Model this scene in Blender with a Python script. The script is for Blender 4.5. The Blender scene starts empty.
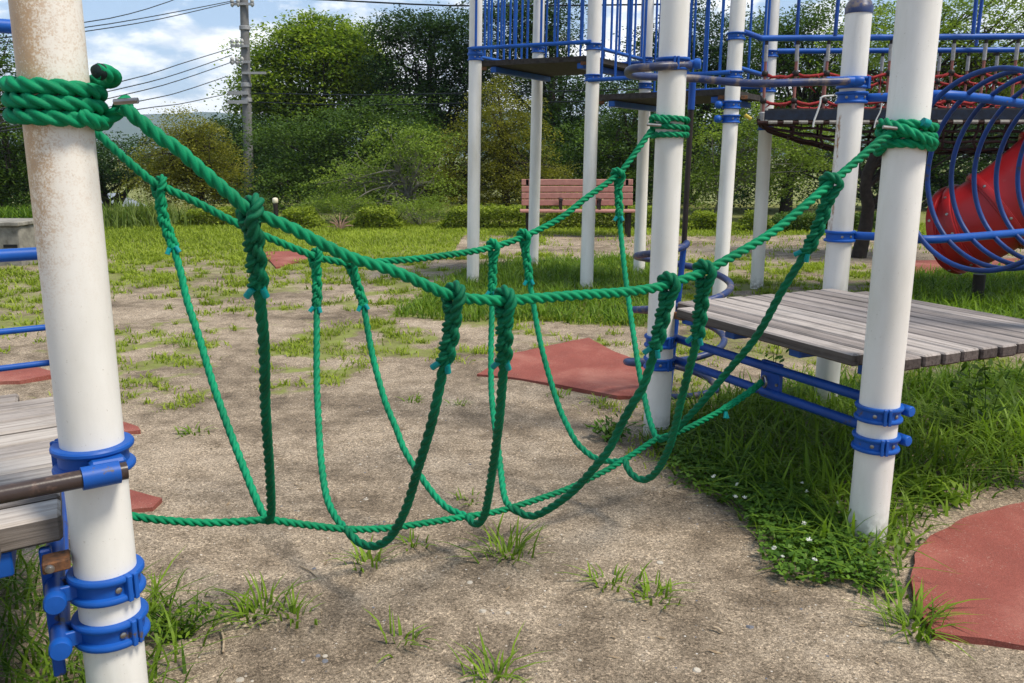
import bpy, math, random
import numpy as np
from mathutils import Vector, Matrix
R = math.radians
random.seed(7)
rng = np.random.default_rng(11)
scene = bpy.context.scene
col = scene.collection

# ------------------------------------------------------------------ camera
F, CX, CY, PITCH, CAMZ = 865.0, 512.0, 341.5, R(12.3), 1.5
cs, sn = math.cos(PITCH), math.sin(PITCH)
CAM = Vector((0, 0, CAMZ))
def ray(px, py):
    u, v = (px - CX) / F, (py - CY) / F
    return Vector((u, cs - v * sn, -sn - v * cs))
def atY(px, py, Y):
    d = ray(px, py); return CAM + d * (Y / d.y)
def atZ(px, py, z=0.0):
    d = ray(px, py); return CAM + d * ((z - CAMZ) / d.z)
def onPlane(px, py, a, b):                      # vertical plane through a and b
    d = ray(px, py); n = Vector((-(b[1] - a[1]), b[0] - a[0], 0))
    t = n.dot(Vector((a[0], a[1], 0)) - Vector((CAM.x, CAM.y, 0))) / n.dot(d)
    return CAM + d * t

cam_d = bpy.data.cameras.new('camera'); cam = bpy.data.objects.new('camera', cam_d); col.objects.link(cam)
cam.location = CAM; cam.rotation_euler = (R(90) - PITCH, 0, 0)
cam_d.sensor_width = 36; cam_d.lens = F * 36 / 1024; cam_d.clip_end = 12000; cam_d.clip_start = 0.05
scene.camera = cam

# ------------------------------------------------------------------ materials
def new_mat(name):
    m = bpy.data.materials.new(name); m.use_nodes = True
    nt = m.node_tree; nt.nodes.clear()
    out = nt.nodes.new('ShaderNodeOutputMaterial')
    return m, nt, out
def N(nt, t, **kw):
    n = nt.nodes.new(t)
    for k, v in kw.items():
        if k in n.inputs: n.inputs[k].default_value = v
        else: setattr(n, k, v)
    return n
def noise(nt, scale, detail=4, rough=.55, coord='Object', mapping=None):
    tc = N(nt, 'ShaderNodeTexCoord')
    src = tc.outputs[coord]
    if mapping:
        mp = N(nt, 'ShaderNodeMapping'); mp.inputs['Scale'].default_value = mapping
        nt.links.new(src, mp.inputs['Vector']); src = mp.outputs[0]
    n = N(nt, 'ShaderNodeTexNoise'); n.inputs['Scale'].default_value = scale
    n.inputs['Detail'].default_value = detail; n.inputs['Roughness'].default_value = rough
    nt.links.new(src, n.inputs['Vector'])
    return n.outputs['Fac']
def ramp(nt, fac, stops):
    r = N(nt, 'ShaderNodeValToRGB'); e = r.color_ramp.elements
    while len(e) > 1: e.remove(e[-1])
    e[0].position = stops[0][0]; e[0].color = tuple(stops[0][1]) + (1,)
    for p, c in stops[1:]:
        q = e.new(p); q.color = tuple(c) + (1,)
    nt.links.new(fac, r.inputs[0]); return r.outputs[0]
def fl(nt, fac, a, b):                              # smoothstep of a value
    m = N(nt, 'ShaderNodeMapRange', interpolation_type='SMOOTHSTEP')
    m.inputs['From Min'].default_value = a; m.inputs['From Max'].default_value = b
    nt.links.new(fac, m.inputs['Value']); return m.outputs[0]
def mixc(nt, fac, a, b, mode='MIX'):
    m = N(nt, 'ShaderNodeMix', data_type='RGBA', blend_type=mode)
    for s, v in (('Factor', fac), ('A', a), ('B', b)):
        idx = {'Factor': 0, 'A': 6, 'B': 7}[s]
        if isinstance(v, (int, float)): m.inputs[idx].default_value = v
        elif isinstance(v, (tuple, list)): m.inputs[idx].default_value = tuple(v) + (1,)
        else: nt.links.new(v, m.inputs[idx])
    return m.outputs[2]
def math_(nt, op, a, b=None):
    m = N(nt, 'ShaderNodeMath', operation=op)
    for i, v in enumerate((a, b)):
        if v is None: continue
        if isinstance(v, (int, float)): m.inputs[i].default_value = v
        else: nt.links.new(v, m.inputs[i])
    return m.outputs[0]
def bsdf(nt, out, color, rough=.5, spec=.5, bump=None, bstr=.3, bdist=.01, metal=0.):
    p = N(nt, 'ShaderNodeBsdfPrincipled')
    if isinstance(color, tuple): p.inputs['Base Color'].default_value = color + (1,)
    else: nt.links.new(color, p.inputs['Base Color'])
    if isinstance(rough, (int, float)): p.inputs['Roughness'].default_value = rough
    else: nt.links.new(rough, p.inputs['Roughness'])
    p.inputs['Specular IOR Level'].default_value = spec
    p.inputs['Metallic'].default_value = metal
    if bump is not None:
        b = N(nt, 'ShaderNodeBump'); b.inputs['Strength'].default_value = bstr; b.inputs['Distance'].default_value = bdist
        nt.links.new(bump, b.inputs['Height']); nt.links.new(b.outputs[0], p.inputs['Normal'])
    nt.links.new(p.outputs[0], out.inputs[0]); return p

def paint(name, c, c2, wear=None, wlo=.6, whi=.7, rough=.45, wscale=14, spec=.28):
    m, nt, out = new_mat(name)
    base = ramp(nt, noise(nt, 5, 6), [(.3, c2), (.65, c)])
    if wear:
        base = mixc(nt, fl(nt, noise(nt, wscale, 8, .65), wlo, whi), base, wear)
    nb = noise(nt, 120, 2)
    bsdf(nt, out, base, rough, spec, nb, .06, .002); return m
def post_paint(name, rust=0, rx=0., edge=.0):
    m, nt, out = new_mat(name)
    base = ramp(nt, noise(nt, 4, 8, .6, mapping=(1, 1, .35)), [(.3, (.62, .595, .54)), (.6, (.76, .74, .70))])
    grime = fl(nt, noise(nt, 9, 9, .68, mapping=(1, 1, .12)), .54, .74)
    base = mixc(nt, math_(nt, 'MULTIPLY', grime, .30), base, (.42, .385, .31))
    dots = fl(nt, noise(nt, 130, 3), .68, .74)
    base = mixc(nt, math_(nt, 'MULTIPLY', dots, .45), base, (.30, .25, .18))
    tc = N(nt, 'ShaderNodeTexCoord'); sx = N(nt, 'ShaderNodeSeparateXYZ'); nt.links.new(tc.outputs['Object'], sx.inputs[0])
    low = fl(nt, math_(nt, 'MULTIPLY', sx.outputs['Z'], -1), -.18, .02)
    base = mixc(nt, math_(nt, 'MULTIPLY', low, fl(nt, noise(nt, 30, 6), .35, .6)), base, (.20, .19, .15))
    if rust == 1:                                   # rust freckles high on the side away from the bridge
        hi = fl(nt, sx.outputs['Z'], 1.02, 1.75)
        side = fl(nt, math_(nt, 'MULTIPLY', sx.outputs['X'], -1), -.050, .062)
        msk = math_(nt, 'MULTIPLY', hi, math_(nt, 'ADD', math_(nt, 'MULTIPLY', side, .9), .18))
        blot = noise(nt, 45, 8, .75); fine = noise(nt, 230, 4, .7)
        f = math_(nt, 'ADD', math_(nt, 'MULTIPLY', blot, .45), math_(nt, 'MULTIPLY', fine, .55))
        k = fl(nt, math_(nt, 'ADD', f, math_(nt, 'MULTIPLY', msk, .17)), .505, .625)
        base = mixc(nt, math_(nt, 'MINIMUM', math_(nt, 'MULTIPLY', msk, 1.3), .80), base, (.68, .55, .38))
        base = mixc(nt, math_(nt, 'MULTIPLY', k, math_(nt, 'MINIMUM', math_(nt, 'MULTIPLY', msk, 2.2), .72)), base, ramp(nt, fine, [(.35, (.27, .125, .040)), (.65, (.48, .27, .10))]))
    if rust == 2:                                   # one long rust run down the edge
        a = math_(nt, 'ADD', sx.outputs['X'], .0645 - rx)
        line = math_(nt, 'SUBTRACT', 1, fl(nt, math_(nt, 'ABSOLUTE', math_(nt, 'ADD', a, math_(nt, 'MULTIPLY', math_(nt, 'SUBTRACT', noise(nt, 30, 5), .5), .02))), .001, .008))
        hh = math_(nt, 'MULTIPLY', fl(nt, sx.outputs['Z'], .95, 1.2), math_(nt, 'SUBTRACT', 1, fl(nt, sx.outputs['Z'], 1.68, 1.72)))
        st = math_(nt, 'MULTIPLY', math_(nt, 'MULTIPLY', line, hh), fl(nt, noise(nt, 45, 8, .7, mapping=(1, 1, .4)), .42, .60))
        base = mixc(nt, st, base, (.30, .14, .04))
    nb = noise(nt, 60, 3)
    bsdf(nt, out, base, .42, .4, nb, .05, .003); return m
def rope_mat(name, a, b):
    m, nt, out = new_mat(name)
    base = ramp(nt, noise(nt, 9, 5, .6), [(.32, a), (.68, b)])
    fib = noise(nt, 420, 3, .6)
    base = mixc(nt, math_(nt, 'MULTIPLY', fl(nt, fib, .45, .75), .25), base, (.008, .27, .135))
    wear = fl(nt, noise(nt, 22, 8, .7), .66, .76)
    base = mixc(nt, math_(nt, 'MULTIPLY', wear, .25), base, (.05, .32, .20))
    base = mixc(nt, math_(nt, 'MULTIPLY', fl(nt, noise(nt, 3.5, 6, .6), .48, .66), .35), base, tuple(x * .45 + .004 for x in a))
    bsdf(nt, out, base, .62, .16, fib, .35, .002); return m
def wood_mat(name, ang, dark=(.15, .13, .12), light=(.40, .36, .335), cut=1.0):
    m, nt, out = new_mat(name)
    tc = N(nt, 'ShaderNodeTexCoord'); mp = N(nt, 'ShaderNodeMapping'); mp.inputs['Rotation'].default_value = (0, 0, -ang)
    nt.links.new(tc.outputs['Object'], mp.inputs['Vector'])
    mp2 = N(nt, 'ShaderNodeMapping'); mp2.inputs['Scale'].default_value = (1.5, 40, 40); nt.links.new(mp.outputs[0], mp2.inputs['Vector'])
    g = N(nt, 'ShaderNodeTexNoise'); g.inputs['Scale'].default_value = 1.6; g.inputs['Detail'].default_value = 8; g.inputs['Roughness'].default_value = .65
    nt.links.new(mp2.outputs[0], g.inputs['Vector'])
    base = ramp(nt, g.outputs['Fac'], [(.28, dark), (.5, tuple((x * .35 + y * .65) for x, y in zip(dark, light))), (.72, light)])
    at = N(nt, 'ShaderNodeAttribute', attribute_name='var')
    base = mixc(nt, .8, base, ramp(nt, at.outputs['Fac'], [(0, (.50, .47, .45)), (.5, (.85, .82, .80)), (1, (1.12, 1.10, 1.06))]), 'MULTIPLY')
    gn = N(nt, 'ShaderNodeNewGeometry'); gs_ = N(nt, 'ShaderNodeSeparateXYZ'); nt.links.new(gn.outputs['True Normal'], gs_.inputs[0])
    sawn = math_(nt, 'SUBTRACT', 1, fl(nt, gs_.outputs['Z'], .3, .8))          # sawn edges darkened: weathering, with the shade of the plank gaps painted in
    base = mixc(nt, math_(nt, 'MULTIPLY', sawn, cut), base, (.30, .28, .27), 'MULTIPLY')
    blot = fl(nt, noise(nt, 7, 6, .6), .5, .68)
    base = mixc(nt, math_(nt, 'MULTIPLY', blot, .35), base, (.13, .12, .11))
    bsdf(nt, out, base, .8, .2, g.outputs['Fac'], .6, .006); return m
def leaf_mat(name, a, b, trans=.3, rough=.5, attr='var'):
    m, nt, out = new_mat(name)
    at = N(nt, 'ShaderNodeAttribute', attribute_name=attr)
    c = ramp(nt, at.outputs['Fac'], [(0, a), (1, b)])
    p = N(nt, 'ShaderNodeBsdfPrincipled'); p.inputs['Roughness'].default_value = rough; p.inputs['Specular IOR Level'].default_value = .12
    nt.links.new(c, p.inputs['Base Color'])
    t = N(nt, 'ShaderNodeBsdfTranslucent')
    c2 = mixc(nt, 1.0, c, (1.25, 1.35, .7), 'MULTIPLY'); nt.links.new(c2, t.inputs['Color'])
    mx = N(nt, 'ShaderNodeMixShader'); mx.inputs[0].default_value = trans
    nt.links.new(p.outputs[0], mx.inputs[1]); nt.links.new(t.outputs[0], mx.inputs[2]); nt.links.new(mx.outputs[0], out.inputs[0])
    return m
def plain(name, c, c2=None, rough=.6, scale=20, spec=.4, metal=0., bstr=.15):
    m, nt, out = new_mat(name)
    spec *= .6; nz = noise(nt, scale, 6, .6)
    bsdf(nt, out, ramp(nt, nz, [(.3, c2 or tuple(x * .6 for x in c)), (.7, c)]), rough, spec, nz, bstr, .004, metal); return m

M = {}
M['post'] = post_paint('white_post_paint'); M['post_rust'] = post_paint('rust_freckled_paint', 1)
M['blue'] = paint('blue_paint', (.008, .090, .40), (.006, .060, .27), (.09, .07, .06), .63, .69)
M['blue_dark'] = paint('blue_rail_paint', (.008, .062, .31), (.006, .042, .21), (.06, .05, .05), .60, .68)
M['blue_worn'] = paint('worn_blue_pipe', (.020, .045, .16), (.035, .038, .065), (.15, .12, .11), .5, .62, .4, 9)
M['navy'] = paint('navy_worn_paint', (.008, .050, .23), (.008, .025, .10), (.05, .045, .05), .58, .7)
M['brown_pipe'] = paint('bare_brown_pipe', (.06, .045, .04), (.035, .022, .02), (.13, .08, .06), .55, .7, .28, 18)
M['rope'] = rope_mat('green_rope', (.0010, .150, .061), (.002, .245, .102))
M['rope_dark'] = rope_mat('darker_green_rope', (.0010, .090, .038), (.0018, .150, .068))
M['rope_pale'] = rope_mat('pale_green_rope', (.0015, .18, .080), (.003, .26, .120))
M['rope_cut'] = plain('dark_rope_end', (.006, .02, .018), rough=.7, scale=200)
M['tape'] = plain('teal_tape', (.0, .26, .25), (.0, .18, .17), .35, 30)
M['steel'] = plain('steel', (.36, .34, .32), (.20, .19, .18), .3, 40, metal=.85)
M['rust'] = plain('rusty_bracket', (.20, .085, .035), (.045, .03, .022), .85, 60)
M['black'] = plain('dark_cavity', (.012, .012, .014), rough=.7)
M['red_plastic'] = paint('red_plastic', (.34, .014, .017), (.27, .012, .014), (.30, .04, .035), .6, .75, .33)
M['red_rope'] = plain('red_net_rope', (.36, .03, .03), (.16, .015, .015), .8, 60)
M['pink_rope'] = plain('faded_net_rope', (.30, .12, .10), (.20, .09, .08), .8, 50)
M['grey_sleeve'] = plain('grey_ferrule', (.36, .36, .37), (.22, .22, .22), .5, 40)
M['dark_rope'] = plain('dark_net_rope', (.040, .014, .014), (.014, .008, .008), .8, 60)
M['white_cord'] = plain('frayed_white_cord', (.66, .66, .64), (.5, .5, .48), .7, 50)
M['yellow_tape'] = plain('yellow_rope_wrap', (.55, .42, .06), (.4, .3, .05), .7, 50)
M['dark_deck'] = plain('dark_wooden_deck', (.06, .053, .05), (.025, .022, .02), .85, 25)
M['bench_wood'] = plain('salmon_bench_slats', (.43, .215, .175), (.33, .155, .13), .55, 12, bstr=.05)
M['dark_metal'] = plain('dark_brown_metal', (.03, .022, .02), rough=.5)
M['concrete'] = plain('weathered_concrete', (.30, .28, .24), (.13, .12, .10), .9, 9)
M['pole'] = plain('grey_concrete_pole', (.22, .215, .21), (.12, .118, .115), .8, 4)
M['bark'] = plain('dark_bark', (.045, .035, .028), (.02, .016, .013), .9, 14, bstr=.6)
M['pale_bark'] = plain('pale_bark', (.22, .20, .16), (.12, .11, .09), .85, 12, bstr=.4)
M['roof_tile'] = plain('blue_grey_roof', (.24, .27, .31), (.17, .19, .22), .6, 8)
M['house_wall'] = plain('cream_house_wall', (.55, .53, .48), (.46, .44, .40), .8, 3)
M['wire'] = plain('black_cable', (.02, .025, .03), rough=.6)
M['ceramic'] = plain('insulator_ceramic', (.5, .5, .48), rough=.3)
M['lamp_head'] = plain('cream_lamp_head', (.75, .68, .52), (.6, .53, .4), .5, 10)

def rubber_mat():
    m, nt, out = new_mat('red_rubber')
    g = noise(nt, 260, 3, .6); b = noise(nt, 2.5, 6, .6)
    base = ramp(nt, b, [(.3, (.20, .058, .044)), (.7, (.30, .088, .066))])
    base = mixc(nt, .6, base, ramp(nt, g, [(.34, (.45, .42, .42)), (.66, (1.35, 1.35, 1.35))]), 'MULTIPLY')
    base = mixc(nt, math_(nt, 'MULTIPLY', fl(nt, noise(nt, 1.3, 7, .65), .48, .66), .45), base, (.36, .17, .13))
    sand = math_(nt, 'MULTIPLY', fl(nt, noise(nt, 110, 6, .75), .57, .66), fl(nt, noise(nt, 4, 6, .7), .40, .60))
    base = mixc(nt, math_(nt, 'MULTIPLY', sand, .75), base, (.42, .33, .26))
    bsdf(nt, out, base, .85, .2, g, .5, .004); return m
M['rubber'] = rubber_mat()

def ground_mat():
    m, nt, out = new_mat('sandy_soil')
    at = N(nt, 'ShaderNodeAttribute', attribute_name='grass')
    big = noise(nt, .9, 6, .62); mid = noise(nt, 6, 8, .68); fine = noise(nt, 85, 6, .7); grit = noise(nt, 260, 3, .75)
    f = math_(nt, 'ADD', math_(nt, 'MULTIPLY', big, .55), math_(nt, 'MULTIPLY', mid, .45))
    soil = ramp(nt, f, [(.36, (.100, .078, .056)), (.45, (.180, .142, .103)), (.52, (.270, .217, .160)), (.64, (.37, .305, .234))])
    soil = mixc(nt, .75, soil, ramp(nt, fine, [(.30, (.36, .34, .32)), (.5, (1., 1., 1.)), (.72, (1.5, 1.5, 1.5))]), 'MULTIPLY')
    soil = mixc(nt, .8, soil, ramp(nt, grit, [(.34, (.30, .29, .29)), (.5, (1., 1., 1.)), (.66, (2.0, 1.95, 1.9))]), 'MULTIPLY')
    gv = N(nt, 'ShaderNodeTexVoronoi'); gv.inputs['Scale'].default_value = 150
    tcg = N(nt, 'ShaderNodeTexCoord'); nt.links.new(tcg.outputs['Object'], gv.inputs['Vector'])
    gs = N(nt, 'ShaderNodeSeparateColor'); nt.links.new(gv.outputs['Color'], gs.inputs[0])
    soil = mixc(nt, .8, soil, ramp(nt, gs.outputs[0], [(0, (.42, .40, .38)), (.3, (.85, .84, .82)), (.7, (1.05, 1.04, 1.02)), (.9, (1.35, 1.33, 1.3)), (1, (1.9, 1.86, 1.8))]), 'MULTIPLY')
    v = N(nt, 'ShaderNodeTexVoronoi'); v.inputs['Scale'].default_value = 60
    tc = N(nt, 'ShaderNodeTexCoord'); nt.links.new(tc.outputs['Object'], v.inputs['Vector'])
    sp = N(nt, 'ShaderNodeSeparateColor'); nt.links.new(v.outputs['Color'], sp.inputs[0])
    peb = math_(nt, 'MULTIPLY', math_(nt, 'SUBTRACT', 1, fl(nt, v.outputs['Distance'], .16, .26)), fl(nt, sp.outputs[0], .86, .88))
    soil = mixc(nt, peb, soil, ramp(nt, sp.outputs[1], [(0, (.10, .095, .095)), (.45, (.23, .19, .15)), (.85, (.48, .42, .35)), (1, (.68, .65, .6))]))
    red = math_(nt, 'MULTIPLY', at.outputs['Fac'], 1.0)
    turf = ramp(nt, mid, [(.35, (.145, .135, .05)), (.5, (.165, .185, .042)), (.68, (.19, .24, .04))])
    k = fl(nt, math_(nt, 'ADD', math_(nt, 'MULTIPLY', red, .9), math_(nt, 'MULTIPLY', math_(nt, 'SUBTRACT', noise(nt, 24, 8, .7), .5), .9)), .22, .62)
    c = mixc(nt, math_(nt, 'MULTIPLY', k, .85), soil, turf)
    h = math_(nt, 'ADD', math_(nt, 'MULTIPLY', fine, .6), math_(nt, 'ADD', math_(nt, 'MULTIPLY', grit, .35), math_(nt, 'MULTIPLY', mid, 1.2)))
    bsdf(nt, out, c, .95, .15, h, .7, .012); return m
M['ground'] = ground_mat()
M['grass_lush'] = leaf_mat('lush_grass_blades', (.040, .095, .008), (.21, .32, .030), .35, .45)
M['grass_lawn'] = leaf_mat('lawn_grass_blades', (.12, .17, .013), (.33, .40, .045), .35, .55)
M['clover'] = leaf_mat('clover_leaves', (.035, .090, .012), (.12, .22, .028), .3, .5)
M['weed'] = leaf_mat('tall_weeds', (.06, .11, .015), (.20, .25, .06), .35, .5)
M['lf_dark'] = leaf_mat('dark_evergreen_leaves', (.009, .030, .007), (.060, .112, .022), .26)
M['lf_mid'] = leaf_mat('mid_green_leaves', (.018, .050, .008), (.11, .175, .026), .32)
M['lf_light'] = leaf_mat('bright_green_leaves', (.065, .125, .010), (.29, .37, .034), .42)
M['lf_olive'] = leaf_mat('olive_yellow_leaves', (.085, .095, .010), (.27, .26, .034), .4)
M['lf_fresh'] = leaf_mat('fresh_green_leaves', (.075, .125, .016), (.25, .33, .050), .4)
M['lf_hedge'] = leaf_mat('clipped_hedge_leaves', (.026, .060, .006), (.27, .33, .028), .3)
M['hill'] = plain('wooded_hill', (.045, .075, .03), (.025, .045, .02), 1., .02, 0.)

# ------------------------------------------------------------------ object helpers
BASE = {}
def tag(o, label=None, cat=None, group=None, kind=None):
    if label: o['label'] = label
    if cat: o['category'] = cat
    if group: o['group'] = group
    if kind: o['kind'] = kind
    return o
def thing(name, loc, label, cat, group=None):
    o = bpy.data.objects.new(name, None); col.objects.link(o); o.location = loc; o.empty_display_size = .1
    BASE[o.name] = Vector(loc); return tag(o, label, cat, group)
def link_mesh(me, name, mat, parent=None, loc=None):
    o = bpy.data.objects.new(name, me); col.objects.link(o); me.materials.append(mat)
    if parent is not None:
        o.parent = parent; BASE[o.name] = BASE[parent.name]
    else:
        o.location = loc if loc is not None else (0, 0, 0); BASE[o.name] = Vector(o.location)
    return o
class MB:
    def __init__(s): s.v, s.f, s.a = [], [], []
    def add(s, vs, fs, a=.5):
        n = len(s.v); s.v += [tuple(v) for v in vs]; s.f += [tuple(i + n for i in f) for f in fs]; s.a += [a] * len(fs); return s
    def box(s, c, hx, hy, hz, X=(1, 0, 0), Y=(0, 1, 0), Z=(0, 0, 1), bev=0., a=.5):
        c, X, Y, Z = Vector(c), Vector(X), Vector(Y), Vector(Z)
        if bev <= 0:
            vs = [c + X * (i * hx) + Y * (j * hy) + Z * (k * hz) for k in (-1, 1) for j in (-1, 1) for i in (-1, 1)]
            return s.add(vs, [(0, 2, 3, 1), (4, 5, 7, 6), (0, 1, 5, 4), (2, 6, 7, 3), (0, 4, 6, 2), (1, 3, 7, 5)], a)
        b = bev; vs = []; idx = {}                  # chamfered box
        for k in (-1, 1):
            for j in (-1, 1):
                for i in (-1, 1):
                    for ax in range(3):
                        d = [hx - b, hy - b, hz - b]; d[ax] += b
                        idx[(i, j, k, ax)] = len(vs)
                        vs.append(c + X * (i * d[0]) + Y * (j * d[1]) + Z * (k * d[2]))
        fs = []
        for sg in (-1, 1):
            for ax, (p, q) in ((0, (1, 2)), (1, (0, 2)), (2, (0, 1))):
                loop = []
                for u, w in ((-1, -1), (1, -1), (1, 1), (-1, 1)):
                    t = [0, 0, 0]; t[ax] = sg; t[p] = u; t[q] = w; loop.append(idx[(t[0], t[1], t[2], ax)])
                fs.append(tuple(loop))
        for ax in range(3):
            p, q = [x for x in range(3) if x != ax]
            for u in (-1, 1):
                for w in (-1, 1):
                    l = []
                    for e in (-1, 1):
                        t = [0, 0, 0]; t[ax] = e; t[p] = u; t[q] = w
                        l.append((idx[(t[0], t[1], t[2], p)], idx[(t[0], t[1], t[2], q)]))
                    fs.append((l[0][0], l[1][0], l[1][1], l[0][1]))
        for k in (-1, 1):
            for j in (-1, 1):
                for i in (-1, 1): fs.append(tuple(idx[(i, j, k, ax)] for ax in range(3)))
        return s.add(vs, fs, a)
    def prism(s, poly, z0, z1, a=.5):
        n = len(poly)
        vs = [(p[0], p[1], z0) for p in poly] + [(p[0], p[1], z1) for p in poly]
        fs = [tuple(range(n - 1, -1, -1)), tuple(range(n, 2 * n))] + [(i, (i + 1) % n, n + (i + 1) % n, n + i) for i in range(n)]
        return s.add(vs, fs, a)
    def sweep(s, P, prof, cap=True, twist=None, closed=False, scale=None, a=.5):
        P = [Vector(p) for p in P]; n = len(P); m = len(prof)
        T = []
        for i in range(n):
            if closed: t = P[(i + 1) % n] - P[i - 1]
            else: t = P[min(i + 1, n - 1)] - P[max(i - 1, 0)]
            T.append(t.normalized() if t.length > 1e-9 else Vector((0, 0, 1)))
        nrm = T[0].orthogonal().normalized(); vs = []; L = 0.
        for i in range(n):
            if i:
                nrm = (nrm - T[i] * nrm.dot(T[i]))
                nrm = nrm.normalized() if nrm.length > 1e-6 else T[i].orthogonal().normalized()
                L += (P[i] - P[i - 1]).length
            b = T[i].cross(nrm); ang = twist * L if twist else 0.
            k = scale[i] if scale else 1.
            ca, sa = math.cos(ang), math.sin(ang)
            for (x, y) in prof:
                X, Y = (x * ca - y * sa) * k, (x * sa + y * ca) * k
                vs.append(P[i] + nrm * X + b * Y)
        fs = []
        for i in range(n if closed else n - 1):
            i2 = (i + 1) % n
            for j in range(m):
                j2 = (j + 1) % m; fs.append((i * m + j, i * m + j2, i2 * m + j2, i2 * m + j))
        if cap and not closed:
            fs.append(tuple(range(m - 1, -1, -1))); fs.append(tuple((n - 1) * m + j for j in range(m)))
        return s.add(vs, fs, a)
    def tube(s, P, r, sides=12, closed=False, scale=None, cap=True):
        return s.sweep(P, [(r * math.cos(2 * math.pi * i / sides), r * math.sin(2 * math.pi * i / sides)) for i in range(sides)], cap, None, closed, scale)
    def cone(s, p0, p1, r0, r1, sides=16):
        return s.tube([p0, p1], 1., sides, scale=[r0, r1])
    def lathe(s, base, prof, sides=28, axis=(0, 0, 1), a=.5):
        ax = Vector(axis).normalized(); x = ax.orthogonal().normalized(); y = ax.cross(x); base = Vector(base)
        vs = []
        for (r, h) in prof:
            for i in range(sides):
                t = 2 * math.pi * i / sides
                vs.append(base + ax * h + (x * math.cos(t) + y * math.sin(t)) * r)
        fs = []
        for k in range(len(prof) - 1):
            for i in range(sides):
                i2 = (i + 1) % sides; fs.append((k * sides + i, k * sides + i2, (k + 1) * sides + i2, (k + 1) * sides + i))
        if prof[0][0] > 1e-5 and prof[0][0] != prof[-1][0]: fs.append(tuple(range(sides - 1, -1, -1)))
        if prof[-1][0] > 1e-5 and prof[0][0] != prof[-1][0]: fs.append(tuple((len(prof) - 1) * sides + i for i in range(sides)))
        return s.add(vs, fs, a)
    def build(s, name, mat, parent=None, loc=None, smooth=None, var=False):
        off = BASE[parent.name] if parent is not None else Vector(loc if loc is not None else (0, 0, 0))
        me = bpy.data.meshes.new(name)
        me.from_pydata([(v[0] - off.x, v[1] - off.y, v[2] - off.z) for v in s.v], [], s.f); me.update()
        if smooth is not None:
            me.polygons.foreach_set('use_smooth', [True] * len(me.polygons))
            if smooth < 170: me.set_sharp_from_angle(angle=R(smooth))
        if var:
            at = me.attributes.new('var', 'FLOAT', 'FACE'); at.data.foreach_set('value', s.a)
        return link_mesh(me, name, mat, parent, loc)
def np_mesh(name, V, faces_flat, totals, attr, mat, parent=None, loc=(0, 0, 0), smooth=False, attrname='var'):
    off = np.array(BASE[parent.name] if parent is not None else loc, dtype=np.float32)
    me = bpy.data.meshes.new(name); V = (V.reshape(-1, 3) - off).astype(np.float32)
    me.vertices.add(len(V)); me.vertices.foreach_set('co', V.ravel())
    me.loops.add(len(faces_flat)); me.loops.foreach_set('vertex_index', faces_flat.astype(np.int32))
    st = np.concatenate([[0], np.cumsum(totals)[:-1]]).astype(np.int32)
    me.polygons.add(len(totals)); me.polygons.foreach_set('loop_start', st)
    try: me.polygons.foreach_set('loop_total', totals.astype(np.int32))
    except Exception: pass
    if attr is not None:
        at = me.attributes.new(attrname, 'FLOAT', 'FACE'); at.data.foreach_set('value', attr.astype(np.float32))
    me.update(calc_edges=True); me.validate()
    if smooth: me.polygons.foreach_set('use_smooth', np.ones(len(totals), dtype=bool))
    return link_mesh(me, name, mat, parent, loc if parent is None else None)

def smooth_path(P, step):
    P = [Vector(p) for p in P]
    Q = [P[0] * 2 - P[1]] + P + [P[-1] * 2 - P[-2]]
    out = []
    for i in range(1, len(Q) - 2):
        p0, p1, p2, p3 = Q[i - 1:i + 3]; n = max(2, int((p2 - p1).length / step) * 2)
        for k in range(n):
            t = k / n
            out.append(.5 * ((2 * p1) + (p2 - p0) * t + (2 * p0 - 5 * p1 + 4 * p2 - p3) * t * t + (3 * p1 - p0 - 3 * p2 + p3) * t ** 3))
    out.append(P[-1])
    res = [out[0]]; acc = 0.                         # resample at equal steps
    for a, b in zip(out, out[1:]):
        L = (b - a).length
        while acc + L >= step:
            t = (step - acc) / L; a = a.lerp(b, t); L = (b - a).length; res.append(a.copy()); acc = 0.
        acc += L
    if (res[-1] - out[-1]).length > step * .3: res.append(out[-1])
    return res
def plen(P): return sum((b - a).length for a, b in zip(P, P[1:]))

# value noise in numpy (used for the lie of the grass)
_tab = np.random.default_rng(5).random((256, 256))
def vnoise(x, y, s):
    x, y = np.asarray(x) * s + 1000.3, np.asarray(y) * s + 1000.7
    i, j = np.floor(x).astype(int), np.floor(y).astype(int); u, v = x - i, y - j
    u, v = u * u * (3 - 2 * u), v * v * (3 - 2 * v); g = lambda a, b: _tab[a % 256, b % 256]
    return (g(i, j) * (1 - u) + g(i + 1, j) * u) * (1 - v) + (g(i, j + 1) * (1 - u) + g(i + 1, j + 1) * u) * v
def fbm(x, y, s): return vnoise(x, y, s) * .5 + vnoise(x, y, s * 2.1) * .28 + vnoise(x, y, s * 4.3) * .15 + vnoise(x, y, s * 9.1) * .07

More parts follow.
